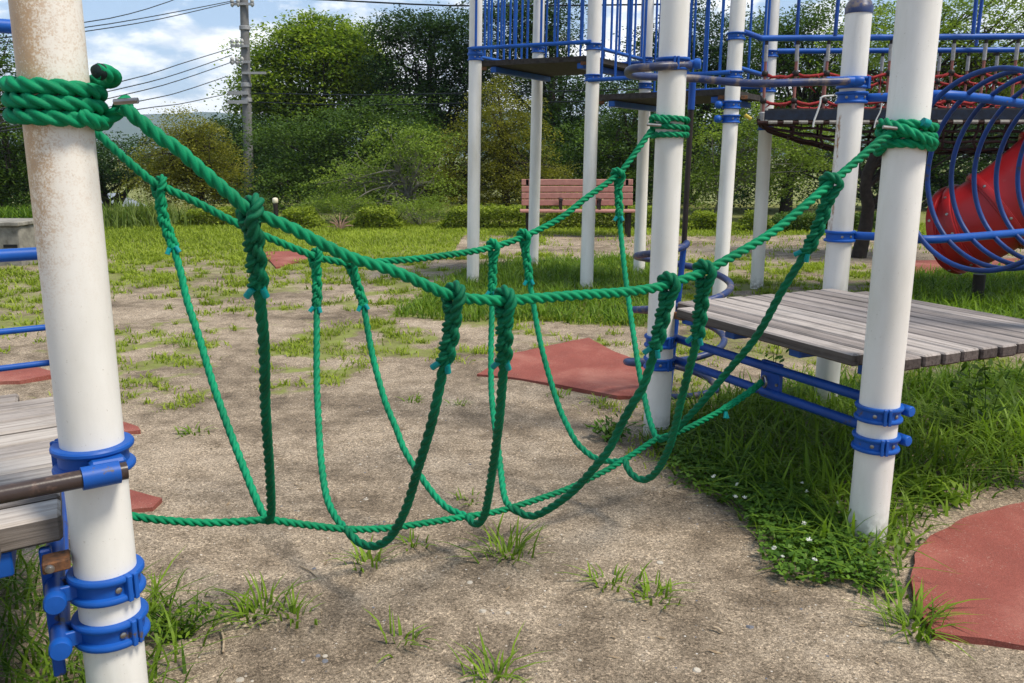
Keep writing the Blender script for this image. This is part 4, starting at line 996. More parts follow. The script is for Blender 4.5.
# ================================================================== HOOP TUNNEL
ta = (PP7 - Bpos).normalized(); tn = Vector((-ta.y, ta.x, 0)); t0 = (PP7 + P9) / 2
ht = thing('hoop_tunnel', (t0.x, t0.y, 0), 'crawl tunnel of blue steel hoops leaving the right timber deck', 'hoop tunnel')
zc = atY(935, 171, 4.6).z; RT = .495
rise = lambda s: .0
for i in range(9):
    s = .195 + .190 * i; c = t0 + ta * s + Vector((0, 0, zc))
    m = MB(); m.tube([c + tn * (RT * math.cos(a)) + Vector((0, 0, RT * math.sin(a))) for a in np.linspace(0, 2 * math.pi, 72, endpoint=False)], .0135, 10, closed=True)
    m.build('hoop', M['navy'], ht, smooth=180)
for sg, zz in ((1, z7b), (1, z7c), (-1, z7b), (-1, z7c)):
    y_ = math.sqrt(max(RT ** 2 - (zz - zc) ** 2, .01)) + .012
    a = (at_h(ax7, zz) if sg > 0 else at_h(ax9, zz)) + ta * .07; b = t0 + ta * .30 + tn * (sg * y_); b.z = zz; e_ = t0 + ta * 1.85 + tn * (sg * y_); e_.z = zz - (.09 if zz > zc else -.02)
    m = MB(); m.tube(smooth_path([a, a.lerp(b, .5), b, b.lerp(e_, .5), e_], .06), .0235, 14); m.build('rail', M['blue'], ht, smooth=180)
for sg in (1, -1):                                          # end frame posts carry the far end of the tunnel
    q_ = t0 + ta * 1.92 + tn * (sg * .55); post(ht, (q_ - Vector((0, 0, .1)), q_ + Vector((0, 0, 2.36))), RP, M['post'], M['blue_worn'])

# ================================================================== TUBE SLIDE
ts = thing('tube_slide', (4.6, 8.6, 0), 'red plastic tube slide with bolted flanges coming down to the ground', 'tube slide')
path = [atY(1150, 80, 8.2), atY(1095, 130, 8.25), atY(1044, 176, 8.35), atY(1012, 201, 8.45), atY(986, 218, 8.52), atY(968, 227, 8.60), atY(955, 230, 8.70)]
Q = smooth_path(path, .05); RS = .405; n = len(Q); cuts = [0, int(n * .47), int(n * .78), int(n * .93), n - 1]
for a, b in zip(cuts, cuts[1:]):
    m = MB(); m.tube(Q[a:b + 1], RS, 40, cap=False); m.tube(Q[a:b + 1], RS - .012, 40, cap=False); m.build('section', M['red_plastic'], ts, smooth=180)
for i in cuts[1:]:
    i0 = min(max(i, 1), n - 2); d = (Q[i0 + 1] - Q[i0 - 1]).normalized(); m = MB()
    m.lathe(Q[i], [(RS - .013, -.05), (RS + .02, -.05), (RS + .02, -.035), (RS + .034, -.032), (RS + .040, 0), (RS + .034, .032), (RS + .02, .035), (RS + .02, .05), (RS - .013, .05)], 44, d)
    o = m.build('flange', M['red_plastic'], ts, smooth=35); x_ = d.orthogonal().normalized(); y_ = d.cross(x_)
    for k in range(14):
        a = 2 * math.pi * k / 14; dd = x_ * math.cos(a) + y_ * math.sin(a); m = MB(); m.lathe(Q[i] + dd * (RS + .038), [(.014, 0), (.014, .008), (.007, .011), (0, .011)], 8, dd); m.build('bolt', M['steel'], o, smooth=40)
m = MB(); m.tube([Vector((Q[-1].x + .3, Q[-1].y, 0)), Vector((Q[-1].x + .3, Q[-1].y, .3))], .06, 12); m.build('foot', M['dark_metal'], ts, smooth=40)

# ================================================================== BENCH, BLOCK, LAMP
bY = 16.0; b0, b1 = atY(521, 205, bY), atY(635, 205, bY); bc = (b0 + b1) / 2; bw = (b1.x - b0.x) / 2
bn = thing('park_bench', (bc.x, bc.y, 0), 'pinkish slatted park bench with dark armrests by the low hedge', 'bench')
m = MB()
for i in range(4):
    t = i / 3; m.box(Vector((bc.x, bY + .25 + .05 * t, .60 + .37 * t)), bw - .01, .02, .054, bev=.008)
m.build('backrest', M['bench_wood'], bn)
m = MB()
for i in range(4): m.box(Vector((bc.x, bY - .22 + .13 * i, .47 - .01 * (i > 1))), bw + .02, .058, .022, bev=.008)
m.build('seat', M['bench_wood'], bn)
for s in (-.32, .38):
    m = MB(); x = bc.x + s; m.box(Vector((x, bY - .0, .67)), .03, .20, .022, bev=.006); m.box(Vector((x, bY - .17, .57)), .022, .022, .08); m.box(Vector((x, bY + .17, .57)), .022, .022, .08); m.build('armrest', M['dark_metal'], bn)
for s in (-1, 1):
    m = MB(); x = bc.x + s * (bw - .12); m.box(Vector((x, bY - .17, .21)), .03, .035, .235); m.box(Vector((x, bY + .20, .21)), .03, .035, .235); m.box(Vector((x, bY, .42)), .03, .24, .025); m.box(Vector((x, bY + .30, .72)), .025, .02, .30); m.build('leg', M['dark_metal'], bn)
bl = thing('concrete_block', (-6.55, 11.6, 0), 'squat weathered concrete seat block with a dark slot', 'concrete block')
c0 = atZ(-2, 266); hw = .34; m = MB()
m.box(Vector((c0.x, c0.y + .35, .24)), hw, .34, .30, bev=.02); m.build('body', M['concrete'], bl)
m = MB(); m.box(Vector((c0.x, c0.y + .33, .565)), hw + .03, .37, .03, bev=.012); m.build('slab', M['concrete'], bl)
m = MB(); m.box(Vector((c0.x + .2, c0.y + .005, .27)), .09, .01, .02); m.build('slot', M['black'], bl)
g0 = atY(277, 232, 17.0)
gl = thing('garden_lamp', (g0.x, g0.y, 0), 'short black garden lamp with a cream head beside the hedge', 'garden lamp')
zl_ = atY(277, 198, 17).z
m = MB(); m.tube([Vector((g0.x, g0.y, -.05)), Vector((g0.x, g0.y, zl_ - .1))], .045, 12); m.build('pole', M['dark_metal'], gl, smooth=40)
m = MB(); m.lathe(Vector((g0.x, g0.y, zl_ - .1)), [(.04, 0), (.055, .02), (.055, .08), (.04, .10), (0, .11)], 14); m.build('lamp_head', M['lamp_head'], gl, smooth=40)

# ================================================================== UTILITY POLE AND WIRES
pY = 27.0; pb0, pb1 = atY(249.5, 200, pY), atY(244, 0, pY)
up_ = thing('utility_pole', (pb0.x, pY, -3), 'tall grey concrete utility pole with crossarms and insulators', 'utility pole')
d = (pb1 - pb0) / (pb1.z - pb0.z); base_ = pb0 + d * (-3 - pb0.z); top_ = pb0 + d * (8.6 - pb0.z)
m = MB(); m.tube([base_, base_.lerp(top_, .5), top_], 1, 20, scale=[.17, .135, .11]); m.build('pole', M['pole'], up_, smooth=60)
def pz(py): q_ = atY(246, py, pY); return pb0 + d * (q_.z - pb0.z)
def arm(py, x0, x1, r=.035):
    c = pz(py); a, b = atY(x0, py, pY - .15), atY(x1, py, pY - .15); m = MB(); m.box((a + b) / 2, (b - a).length / 2, r, r); return m.build('crossarm', M['grey_sleeve'], up_)
def ins(parent, px, py):
    c = atY(px, py, pY - .15); m = MB(); m.lathe(c, [(.02, -.14), (.05, -.10), (.05, -.05), (.03, -.03), (.055, 0), (.055, .05), (.02, .09), (0, .1)], 10); m.build('insulator', M['ceramic'], parent, smooth=40)
a1 = arm(4, 232, 254); a2 = arm(46, 231, 249); a3 = arm(62, 230, 250); a4 = arm(73, 242, 266); a5 = arm(93, 228, 248, .05); a6 = arm(102, 228, 248, .05)
for px in (232, 238, 252): ins(a1, px, 2)
for px in (232, 237, 242): ins(a2, px, 42); ins(a3, px, 60)
m = MB(); 
for py in (28, 85, 100): c = pz(py); m.lathe(c - Vector((0, 0, .06)), [(.15, 0), (.16, .01), (.16, .11), (.15, .12)], 18)
m.build('band', M['grey_sleeve'], up_, smooth=40)
def wire(pts, Y0, Y1, label, r=.011):
    P = [atY(x, y, Y0 + (Y1 - Y0) * i / (len(pts) - 1)) for i, (x, y) in enumerate(pts)]; m = MB(); m.tube(smooth_path(P, 1.2), r, 6)
    tag(m.build('overhead_wire', M['wire'], loc=tuple(P[0]), smooth=60), label, 'wire', 'overhead wires')
wire([(232, 1), (160, 15), (88, 27), (-60, 45)], 26.9, 17, 'upper overhead wire leaving the pole top over the clouds')
wire([(238, 1), (160, 19), (88, 31), (-60, 51)], 26.9, 17, 'middle one of the three overhead wires leaving the pole top')
wire([(205, -12), (150, 8), (88, 22), (-60, 38)], 26.9, 17, 'highest overhead wire crossing the top left sky')
wire([(232, 48), (180, 64), (128, 80), (-60, 122)], 26.9, 17, 'overhead wire from the upper insulator row towards the left')
wire([(232, 55), (180, 73), (128, 87), (-60, 128)], 26.9, 17, 'overhead wire below the upper insulator row towards the left')
wire([(232, 62), (180, 80), (128, 94), (-60, 136)], 26.9, 17, 'overhead wire from the lower insulator row towards the left')
wire([(228, 76), (180, 92), (140, 101), (-60, 140)], 26.9, 17, 'sagging service wire under the insulators')
wire([(222, 95), (180, 104), (140, 109), (-60, 141)], 26.9, 17, 'lowest overhead wire left of the pole, just above the hills')
wire([(260, -3), (330, 0), (400, 3.5), (468, 6), (700, 4)], 26.9, 24, 'thick overhead cable crossing the sky towards the tower', .022)
wire([(250, 93), (360, 95), (470, 93), (700, 88)], 26.8, 20, 'upper of two cables running across the front of the trees', .013)
wire([(250, 102), (360, 105), (470, 103), (700, 100)], 26.8, 20, 'lower of two cables running across the front of the trees', .013)

# ================================================================== HOUSE beyond the park
hx = atY(118, 205, 27)
hs = thing('house', (hx.x, 32, -3), 'distant house with a blue grey roof behind the tall weeds', 'house')
m = MB(); rz = atY(118, 193, 32).z; ez = atY(118, 216, 32).z
x0, x1 = atY(60, 205, 32).x, atY(132, 205, 32).x
m.add([(x0 + .6, 32, rz), (x1 - .5, 32, rz), (x1 + .3, 29.5, ez - .1), (x0 - .3, 29.5, ez - .1), (x1 + .3, 34.5, ez - .1), (x0 - .3, 34.5, ez - .1)], [(0, 3, 2, 1), (0, 1, 4, 5), (1, 2, 4), (0, 5, 3)]); m.build('roof', M['roof_tile'], hs)
m = MB(); m.box(Vector(((x0 + x1) / 2, 32, (ez - 3.5) / 2)), (x1 - x0) / 2 - .2, 2.2, (ez + 3.5) / 2 - .12); w_ = m.build('wall', M['house_wall'], hs)
for s in (.3, .7):
    m = MB(); m.box(Vector((x0 + (x1 - x0) * s, 29.79, ez - .9)), .5, .03, .45); m.build('window', M['black'], w_)

# ================================================================== TREES
def pxr(r, Y): return r * Y / F * 1.02
def tree(name, label, cat, base, blobs, nleaf, leaf, mat, bark, group, trunk_r=.12, clump=.32, seed=1, nbr=22, per=26, up=1.1, wide=.55, droop=0., lean=.4, parts=('trunk', 'crown')):
    """blobs: (px, py, rx_px, ry_px, Y, ry_depth) crown masses; leaves gather in clumps on twigs"""
    r_ = np.random.default_rng(seed); rd = random.Random(seed)
    BL = []
    for (px, py, rx, ry, Y, dep) in blobs:
        c = atY(px, py, Y); BL.append((c, pxr(rx, Y), dep, pxr(ry, Y)))
    t = thing(name, base, label, cat, group); B0 = Vector(base)
    vol = np.array([b[1] * b[3] for b in BL]); vol /= vol.sum()
    nleaf = int(nleaf * 2.5); leaf = leaf * .66; per = int(per * 4.0); ncl = max(4, nleaf // per); C = []
    which = r_.choice(len(BL), ncl, p=vol)
    u = r_.normal(size=(ncl, 3)); u /= np.linalg.norm(u, axis=1)[:, None]; rad = r_.uniform(.30, 1.0, ncl) ** .5
    cen = np.array([BL[w][0] for w in which]); sc_ = np.array([[BL[w][1], BL[w][2], BL[w][3]] for w in which])
    wob = 1 + .22 * np.sin(u[:, 0] * 5 + which) * np.cos(u[:, 2] * 6 + which * 2)
    Cc = cen + u * sc_ * (rad * wob)[:, None]
    Cc = Cc[Cc[:, 2] > .15] if base[2] >= -.5 else Cc
    ncl = len(Cc)
    RP_ = clump * 1.85 * r_.uniform(.55, 1.35, (ncl, 1)); th_ = r_.uniform(0, 6.283, (ncl, per)); rr_ = np.sqrt(r_.random((ncl, per))) * (1 + .22 * np.sin(th_ * 3 + r_.uniform(0, 6, (ncl, 1))))
    tx, ty = r_.normal(0, .22, (ncl, 1)), r_.normal(0, .22, (ncl, 1)); ox, oy = RP_ * rr_ * np.cos(th_), RP_ * rr_ * np.sin(th_)
    off = np.stack([ox, oy, RP_ * .42 * (1 - rr_ ** 2) + r_.normal(0, .11, (ncl, per)) * RP_ + ox * tx + oy * ty - .15 * RP_], -1)
    Lc = (Cc[:, None, :] + off).reshape(-1, 3)
    cv = r_.normal(.45, .24, ncl); v = np.clip(np.repeat(cv, per) + r_.normal(0, .09, len(Lc)), 0, 1)
    s = r_.uniform(.7, 1.25, len(Lc)) * leaf
    # trunk and limbs
    m = MB(); top = sum((b[0] * w for b, w in zip(BL, vol)), Vector()); top.z = max(b[0].z for b in BL)
    fork = Vector((B0.x, B0.y, 0)).lerp(Vector((top.x, top.y, 0)), lean); fork.z = B0.z + (top.z - B0.z) * .45
    P = smooth_path([B0, B0.lerp(fork, .5) + Vector((rd.gauss(0, .08), 0, 0)), fork, top], .25); k = len(P)
    m.tube(P, 1, 9, scale=[trunk_r * (1.15 - 1.0 * i / (k - 1)) for i in range(k)])
    for b_ in range(nbr):
        tgt = Vector(Cc[rd.randrange(ncl)]); i = min(int(k * rd.uniform(.25, .75)), k - 2); a = P[i]
        mid = a.lerp(tgt, .5) + Vector((rd.gauss(0, .12), rd.gauss(0, .12), abs(rd.gauss(0, .12))))
        br = smooth_path([a, mid, tgt], .2); kk = len(br); rr = trunk_r * rd.uniform(.22, .42)
        m.tube(br, 1, 6, scale=[rr * (1 - .85 * j / max(kk - 1, 1)) for j in range(kk)])
        for e in range(3):
            q_ = br[min(int(kk * rd.uniform(.4, .9)), kk - 1)]; near_ = Vector(Cc[int(np.argmin(((Cc - np.array(q_)) ** 2).sum(1) + r_.uniform(0, .3, ncl)))])
            m.tube([q_, q_.lerp(near_, .5) + Vector((0, 0, .05)), near_], 1, 5, scale=[rr * .4, rr * .3, rr * .12])
    m.build(parts[0], bark, t, smooth=60)
    global rng
    keep_, rng = rng, r_
    leaves(parts[1], Lc, s, s * wide, v, mat, t, up=up, droop=droop)
    rng = keep_
    return t
TG, SG = 'trees beyond the hedge', 'shrubs along the park edge'
D, Md, Li, Ol, Fr, Hd = M['lf_dark'], M['lf_mid'], M['lf_light'], M['lf_olive'], M['lf_fresh'], M['lf_hedge']
bk, pbk = M['bark'], M['pale_bark']
tree('leafy_tree', 'dark leafy tree behind the rusty left post, sky showing through it', 'tree', (-11.6, 20, -.3), [(-25, 70, 55, 40, 20, 1.0), (0, 140, 50, 60, 20, 1.3), (-10, 205, 45, 40, 20, 1.2), (28, 190, 22, 50, 20, .8)], 15000, .12, Md, bk, TG, .16, .30, 3)
tree('leafy_tree', 'dull dark tree between the left post and the olive tree', 'tree', (-11.2, 25, -1), [(112, 160, 32, 26, 25, 1.2), (148, 158, 26, 22, 26, 1.2), (85, 172, 30, 25, 25, 1.2), (50, 160, 40, 40, 26, 1.2)], 11000, .13, D, bk, TG, .16, .32, 4)
tree('leafy_tree', 'olive yellow rounded tree in front of the utility pole foot', 'tree', (-7.3, 21, -.2), [(184, 156, 34, 28, 21, .9), (215, 168, 24, 26, 21, .8), (156, 176, 22, 22, 21, .8), (188, 190, 40, 24, 21, .9), (184, 126, 14, 14, 21, .5), (205, 136, 14, 14, 21, .5)], 12000, .085, Ol, bk, TG, .11, .24, 5, nbr=40, per=22)
tree('leafy_tree', 'tall bright green maple right of the utility pole', 'tree', (-6.6, 30, -3), [(310, 58, 44, 26, 30, 1.8), (345, 66, 30, 30, 30, 1.8), (292, 42, 18, 14, 30, .9), (335, 34, 22, 14, 30, .9), (360, 46, 14, 14, 30, .7), (264, 84, 16, 12, 30, .8), (372, 92, 18, 16, 30, .9), (258, 104, 18, 14, 30, .9), (285, 85, 34, 34, 30, 1.8), (340, 105, 44, 34, 30, 1.8), (275, 115, 30, 24, 30, 1.5), (315, 34, 26, 14, 30, 1.0), (262, 60, 14, 16, 30, .8), (368, 60, 14, 26, 30, 1.)], 25000, .19, Li, bk, TG, .26, .46, 6, nbr=30)
tree('leafy_tree', 'tall dark layered tree left of the tower', 'tree', (-2.8, 28, -3), [(418, 34, 38, 16, 28, 1.3), (452, 60, 30, 26, 28, 1.4), (398, 74, 26, 18, 28, 1.3), (408, 104, 40, 22, 28, 1.5), (455, 105, 40, 32, 28, 1.6), (398, 36, 18, 12, 28, .8), (446, 26, 26, 12, 28, .9)], 17000, .15, D, bk, TG, .24, .40, 7, nbr=30)
tree('leafy_tree', 'dark rounded undergrowth tree right behind the utility pole', 'tree', (-8.2, 28.5, -2), [(222, 146, 30, 24, 28.5, 1.3), (268, 146, 36, 30, 28.5, 1.3), (215, 170, 34, 34, 28, 1.2), (270, 175, 44, 36, 28, 1.3)], 13000, .15, D, bk, TG, .15, .36, 8)
tree('leafy_tree', 'broad mid green tree filling the gap below the maple', 'tree', (-4.4, 24, -.5), [(300, 150, 48, 34, 24, 1.4), (350, 150, 44, 40, 24, 1.4), (290, 195, 48, 24, 23, 1.2), (345, 195, 50, 26, 23, 1.2), (400, 135, 40, 34, 24.5, 1.2)], 20000, .125, Md, bk, TG, .16, .33, 9, nbr=34)
tree('cherry_tree', 'drooping cherry tree with bare pale branches before the dark trees', 'cherry tree', (-2.05, 19.6, -.1), [(390, 150, 34, 22, 19.6, .7), (425, 150, 28, 26, 19.6, .7), (360, 180, 40, 18, 19.6, .7), (412, 190, 48, 22, 19.6, .8), (330, 205, 44, 14, 19.4, .7), (395, 208, 50, 12, 19.2, .7)], 6500, .085, Fr, pbk, TG, .075, .22, 10, nbr=60, per=16, droop=.2)
tree('leafy_tree', 'yellow green willowy tree left of the bench', 'tree', (0.0, 21, -.2), [(495, 125, 26, 40, 21, .9), (470, 165, 34, 44, 21, 1.), (520, 150, 34, 46, 21, 1.), (500, 195, 60, 26, 21, 1.), (548, 190, 26, 30, 21, .9), (445, 195, 22, 26, 21, .8), (498, 92, 10, 16, 21, .4)], 21000, .075, Ol, bk, TG, .10, .22, 11, nbr=44, per=22)
tree('leafy_tree', 'dark tall tree seen under the upper tower deck', 'tree', (1.3, 27, -2), [(500, 50, 40, 50, 27, 1.6), (550, 90, 44, 50, 27, 1.6), (600, 120, 46, 44, 26, 1.5), (560, 150, 60, 34, 26, 1.5), (540, 25, 34, 30, 27, 1.2)], 23000, .14, D, bk, TG, .24, .38, 12, nbr=30)
tree('leafy_tree', 'mid green tree behind the bench', 'tree', (3.4, 23, -.3), [(585, 160, 40, 34, 23, 1.1), (630, 150, 40, 50, 23, 1.2), (660, 110, 34, 40, 24, 1.2), (600, 195, 50, 22, 22.5, 1.)], 15000, .115, Md, bk, TG, .15, .30, 13)
tree('leafy_tree', 'dark dense tree behind the middle post', 'tree', (5.3, 27, -2), [(655, 70, 30, 34, 27, 1.3), (690, 45, 30, 46, 27, 1.3), (700, 110, 44, 50, 27, 1.5), (735, 60, 40, 40, 27, 1.5), (670, 165, 40, 44, 26, 1.4)], 19000, .14, D, bk, TG, .22, .38, 14)
tree('cherry_tree', 'slender pale stemmed tree with fresh leaves right of the middle post', 'cherry tree', (4.45, 19.5, -.1), [(705, 150, 22, 30, 19.5, .7), (735, 165, 26, 26, 19.5, .7), (700, 190, 26, 22, 19.5, .7), (745, 130, 24, 22, 19.5, .7), (780, 165, 30, 30, 19.5, .8), (810, 150, 24, 26, 19.5, .7)], 7500, .095, Fr, pbk, TG, .06, .24, 15, nbr=36, per=16)
tree('leafy_tree', 'airy green tree above the net bridge with bright sky gaps', 'tree', (6.9, 22, -.3), [(775, 45, 30, 30, 22, 1.), (815, 40, 36, 34, 22, 1.1), (790, 85, 44, 36, 22, 1.2), (835, 95, 36, 40, 22, 1.2), (760, 120, 40, 34, 22, 1.1), (870, 60, 40, 40, 22, 1.1)], 16000, .12, Md, bk, TG, .15, .30, 16, nbr=30, per=22)
tree('leafy_tree', 'dark bushy tree behind the slide', 'tree', (9.6, 24, -.5), [(900, 175, 60, 50, 24, 1.4), (960, 160, 60, 50, 24, 1.4), (1030, 150, 60, 60, 24, 1.5), (820, 190, 50, 40, 23, 1.3), (760, 190, 40, 34, 23, 1.2)], 21000, .13, D, bk, TG, .18, .34, 17)
tree('cherry_tree', 'dark trunked cherry tree whose branches reach over the hoop tunnel', 'cherry tree', (5.06, 12.6, 0), [(900, 40, 60, 34, 12.6, .9), (960, 35, 60, 40, 12.4, .9), (1020, 30, 60, 46, 12.2, .9), (985, 90, 50, 20, 12.6, .7), (900, 85, 34, 16, 12.8, .7), (1010, 75, 40, 30, 12.4, .8), (940, 75, 40, 20, 12.5, .8)], 9000, .085, Fr, bk, TG, .095, .21, 18, nbr=46, per=18, wide=.48, lean=.06)
tree('leafy_tree', 'backdrop tree closing the gap behind the tower deck at the right', 'tree', (12.5, 30, -3), [(720, 130, 60, 60, 31, 1.6), (830, 130, 60, 50, 31, 1.6), (940, 110, 70, 50, 31, 1.6), (1040, 100, 70, 60, 31, 1.6), (1110, 60, 70, 90, 31, 1.6)], 20000, .19, Md, bk, TG, .25, .48, 19)
tree('leafy_tree', 'backdrop dark tree behind the cherry and the willowy tree', 'tree', (-1.5, 31, -3), [(330, 165, 60, 44, 31, 1.5), (430, 160, 60, 50, 31, 1.5), (530, 170, 60, 50, 31, 1.5), (620, 180, 60, 40, 31, 1.5), (240, 180, 50, 34, 31, 1.5)], 17000, .19, D, bk, TG, .24, .48, 20)
# clipped hedge in sections, and low shrubs
def hedge(px0, px1, ytop, ybot, Y, label, n, mat=Hd, name='hedge', rough=.05):
    a, b = atY(px0, ybot, Y), atY(px1, ybot, Y); zt_ = atY(px0, ytop, Y).z; t = thing(name, ((a.x + b.x) / 2, Y, 0), label, 'hedge', 'low hedge along the park edge')
    n = int(n * 1.9); L = b.x - a.x; C = np.column_stack([rng.uniform(a.x, b.x, n), Y + rng.uniform(-.35, .45, n), np.zeros(n)])
    topz = zt_ * (1 + (fbm(C[:, 0], C[:, 1], 1.4) - .5) * .35); endf = np.clip(np.minimum(C[:, 0] - a.x, b.x - C[:, 0]) / .25, .3, 1)
    C[:, 2] = rng.uniform(0, 1, n) ** .6 * topz * endf
    inn = (np.abs(C[:, 1] - Y - .05) < .27) & (C[:, 2] < topz * .8 * endf); C = C[~inn | (rng.random(n) < .6)]; n = len(C); C += rng.normal(0, rough * .4, C.shape)
    leaves('foliage', C, rng.uniform(.035, .065, n), rng.uniform(.024, .042, n), np.clip(rng.normal(.62, .22, n) + (fbm(C[:, 0], C[:, 2] * 3, 2.5) - .5) * .7, 0, 1), mat, t, up=.7)
    m = MB()
    for i in range(max(2, int(L / .35))):
        x = a.x + .2 + i * .35
        if x > b.x - .1: break
        m.tube([Vector((x, Y, -.05)), Vector((x + random.uniform(-.08, .08), Y + .05, zt_ * .4)), Vector((x + random.uniform(-.15, .15), Y + random.uniform(-.1, .15), zt_ * .8))], 1, 5, scale=[.02, .015, .006])
    m.build('stem', bk, t)
hedge(276, 322, 209, 230, 17.6, 'rounded yellow green hedge section beside the garden lamp', 3000)
hedge(352, 404, 208, 229, 17.6, 'hedge section under the drooping cherry tree', 3200)
hedge(440, 540, 208, 229, 17.6, 'long hedge section left of the bench', 5600)
hedge(540, 682, 208, 229, 17.7, 'longest hedge section running behind the bench', 8000)
hedge(686, 724, 212, 232, 17.4, 'hedge section between the spiral pole and the next tower post', 2600)
hedge(738, 772, 211, 234, 16.9, 'round dark bushy hedge end near the tower corner post', 2600)
hedge(768, 905, 214, 235, 17.0, 'flat topped dark hedge behind the right posts', 7600, Md)
hedge(182, 245, 210, 232, 18.4, 'yellowish hedge section behind the first hanging rope', 3600)
def shrub(label, px, py, Y, rx, ry, n, mat, leaf, bark_=bk, seed=31):
    b = atZ(px, 229); tree('shrub', label, 'shrub', (atY(px, 229, Y).x, Y, 0), [(px, py, rx, ry, Y, .6)], n, leaf, mat, bark_, SG, .03, .14, seed, nbr=14, per=14, parts=('stem', 'foliage'))
shrub('low sprawling shrub at the foot of the drooping cherry', 340, 212, 18.6, 40, 14, 2600, Fr, .06, pbk, 31)
shrub('low bare branched shrub in front of the long hedge', 420, 214, 18.2, 34, 13, 2400, Fr, .06, pbk, 32)
shrub('small bush between garden lamp and olive tree', 255, 212, 18.8, 20, 14, 1800, Md, .06, bk, 33)
m = MB(); b = atZ(340, 231)
for k in range(16): 
    a = random.uniform(-1.2, 1.2); tip = Vector((b.x + math.sin(a) * .28, b.y + random.uniform(-.1, .1), .32 * math.cos(a) * random.uniform(.6, 1.1))); m.tube([Vector((b.x, b.y, 0)), Vector((b.x, b.y, 0)).lerp(tip, .5) + Vector((0, 0, .05)), tip], 1, 5, scale=[.014, .01, .004])
tag(m.build('dead_shrub', plain('dry_twigs', (.36, .22, .16), (.25, .15, .1)), loc=(b.x, b.y, 0)), 'small leafless reddish shrub between two hedge sections', 'shrub')
# tall weeds beyond the left lawn
n = 1700; pts = np.column_stack([rng.normal(atY(140, 225, 18.2).x, .42, n), rng.normal(18.3, .45, n)])
hgt = rng.uniform(.25, .72, n) * (1 + .5 * (rng.random(n) > .96)) * np.clip(.55 + .6 * fbm(pts[:, 0], pts[:, 1], 1.5), .5, 1.1)
o = blades('tall_weeds', np.column_stack([pts, np.zeros(n)]), hgt, rng.uniform(0, 6.28, n), rng.uniform(.1, .9, n), rng.uniform(.008, .018, n), np.clip(rng.normal(.55, .22, n), 0, 1), M['weed'])
tag(o, 'clump of tall pale weeds at the far edge of the left lawn', 'weeds', kind='stuff')
n = 2600; xs = np.concatenate([rng.uniform(-11.5, -8.2, n // 2), rng.uniform(-11, -9.1, n - n // 2)]); pts = np.column_stack([xs, rng.normal(18.2, .4, n)])
o = blades('undergrowth', np.column_stack([pts, np.zeros(n)]), rng.uniform(.2, .6, n), rng.uniform(0, 6.28, n), rng.uniform(.3, 1.2, n), rng.uniform(.01, .022, n), np.clip(rng.normal(.3, .2, n), 0, 1), M['grass_lush'])
tag(o, 'dark undergrowth behind the concrete block', 'undergrowth', kind='stuff')

# ================================================================== HILLS
hx_ = np.linspace(-2600, 2600, 160); hy_ = np.linspace(1500, 2600, 24); HX, HY = np.meshgrid(hx_, hy_)
prof_h = np.sin(np.clip((HY - 1500) / 1100, 0, 1) * np.pi)
HZ = -12 + prof_h * (70 + 48 * (fbm(HX, HY, .0016) - .3) + 14 * (fbm(HX, HY, .012) - .5)) * 1.15
idx = np.arange(HX.size).reshape(HX.shape); q = np.stack([idx[:-1, :-1], idx[:-1, 1:], idx[1:, 1:], idx[1:, :-1]], -1).reshape(-1, 4)
tag(np_mesh('hills', np.stack([HX, HY, HZ], -1), q.ravel(), np.full(len(q), 4), None, M['hill'], smooth=True), 'low wooded hills on the horizon', 'hills', kind='structure')

hm, hnt, ho = new_mat('valley_haze')
pv = N(hnt, 'ShaderNodeVolumePrincipled'); pv.inputs['Color'].default_value = (.72, .85, 1, 1); pv.inputs['Density'].default_value = .00030; hnt.links.new(pv.outputs[0], ho.inputs['Volume'])
m = MB(); m.box(Vector((0, 0, 70)), float(max(-gx[0], gx[-1])) + 5, float(max(-gy[0], gy[-1])) + 5, 86); hz_ = m.build('haze', hm); tag(hz_, 'thin summer haze lying between the park and the far hills', 'haze', kind='stuff')

# ================================================================== SKY, SUN, VIEW
SUN_EL, SUN_AZ = R(58), R(115)               # azimuth clockwise from +Y: right and a little behind the viewer
w = bpy.data.worlds.new('World'); scene.world = w; w.use_nodes = True; nt = w.node_tree; nt.nodes.clear()
out = nt.nodes.new('ShaderNodeOutputWorld'); bg = nt.nodes.new('ShaderNodeBackground'); nt.links.new(bg.outputs[0], out.inputs[0])
sky = nt.nodes.new('ShaderNodeTexSky'); sky.sky_type = 'NISHITA'; sky.sun_disc = False; sky.sun_elevation = SUN_EL; sky.sun_rotation = SUN_AZ; sky.altitude = 200; sky.dust_density = 1.0
tc = nt.nodes.new('ShaderNodeTexCoord'); mp = nt.nodes.new('ShaderNodeMapping'); mp.inputs['Scale'].default_value = (1, 1, 2.3); mp.inputs['Location'].default_value = (.37, .2, .11)
nt.links.new(tc.outputs['Generated'], mp.inputs['Vector'])
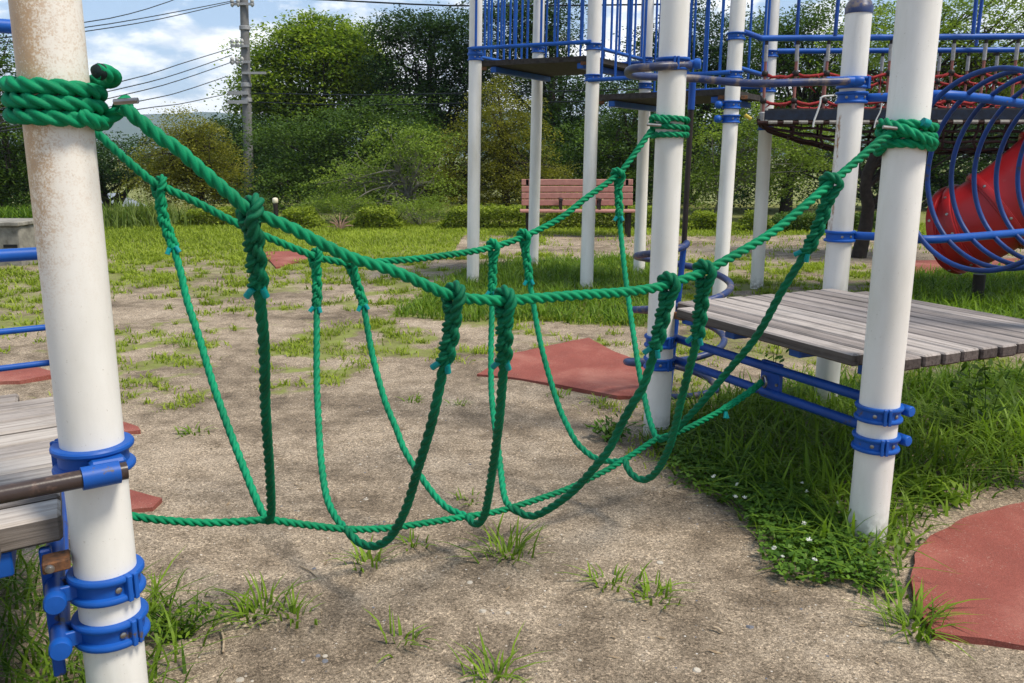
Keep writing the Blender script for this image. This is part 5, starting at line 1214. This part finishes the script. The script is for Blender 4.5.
def wn(scale, detail, rough, src=mp):
    n_ = nt.nodes.new('ShaderNodeTexNoise'); n_.inputs['Scale'].default_value = scale; n_.inputs['Detail'].default_value = detail; n_.inputs['Roughness'].default_value = rough
    nt.links.new(src.outputs[0], n_.inputs['Vector']); return n_.outputs['Fac']
sz = nt.nodes.new('ShaderNodeSeparateXYZ'); nt.links.new(tc.outputs['Generated'], sz.inputs[0])
low = math_(nt, 'MULTIPLY', math_(nt, 'SUBTRACT', .125, sz.outputs['Z']), 1.25)      # cumulus banks up towards the horizon
low = math_(nt, 'MAXIMUM', math_(nt, 'MINIMUM', low, .16), -.06)
den = math_(nt, 'ADD', wn(7.5, 12, .58), low)
cl_ = fl(nt, den, .445, .575)
shade = ramp(nt, wn(13, 10, .6), [(.36, (9.2, 9.9, 10.9)), (.49, (12.8, 13.1, 13.5)), (.60, (14.5, 14.5, 14.4))])
haze_c = mixc(nt, .55, sky.outputs[0], (6.2, 8.8, 12.6))
colr = mixc(nt, cl_, haze_c, shade)
nt.links.new(colr, bg.inputs[0]); bg.inputs[1].default_value = .067
sun_d = bpy.data.lights.new('sun', 'SUN'); sun = bpy.data.objects.new('sun', sun_d); col.objects.link(sun)
sun_d.energy = 3.4; sun_d.angle = R(15); sun_d.color = (1., .925, .80)
sd = Vector((math.sin(SUN_AZ) * math.cos(SUN_EL), math.cos(SUN_AZ) * math.cos(SUN_EL), math.sin(SUN_EL)))
sun.rotation_euler = sd.to_track_quat('Z', 'Y').to_euler(); sun.location = sd * 50
vs = scene.view_settings; scene.display_settings.display_device = 'sRGB'; vs.view_transform = 'Standard'; vs.look = 'None'; vs.exposure = 0.58; vs.gamma = 1.0; vs.use_curve_mapping = False
scene.render.engine = 'CYCLES'; scene.cycles.use_denoising = True
scene.cycles.max_bounces = 6; scene.cycles.diffuse_bounces = 3; scene.cycles.glossy_bounces = 2; scene.cycles.transmission_bounces = 4; scene.cycles.transparent_max_bounces = 6
scene.cycles.caustics_reflective = False; scene.cycles.caustics_refractive = False
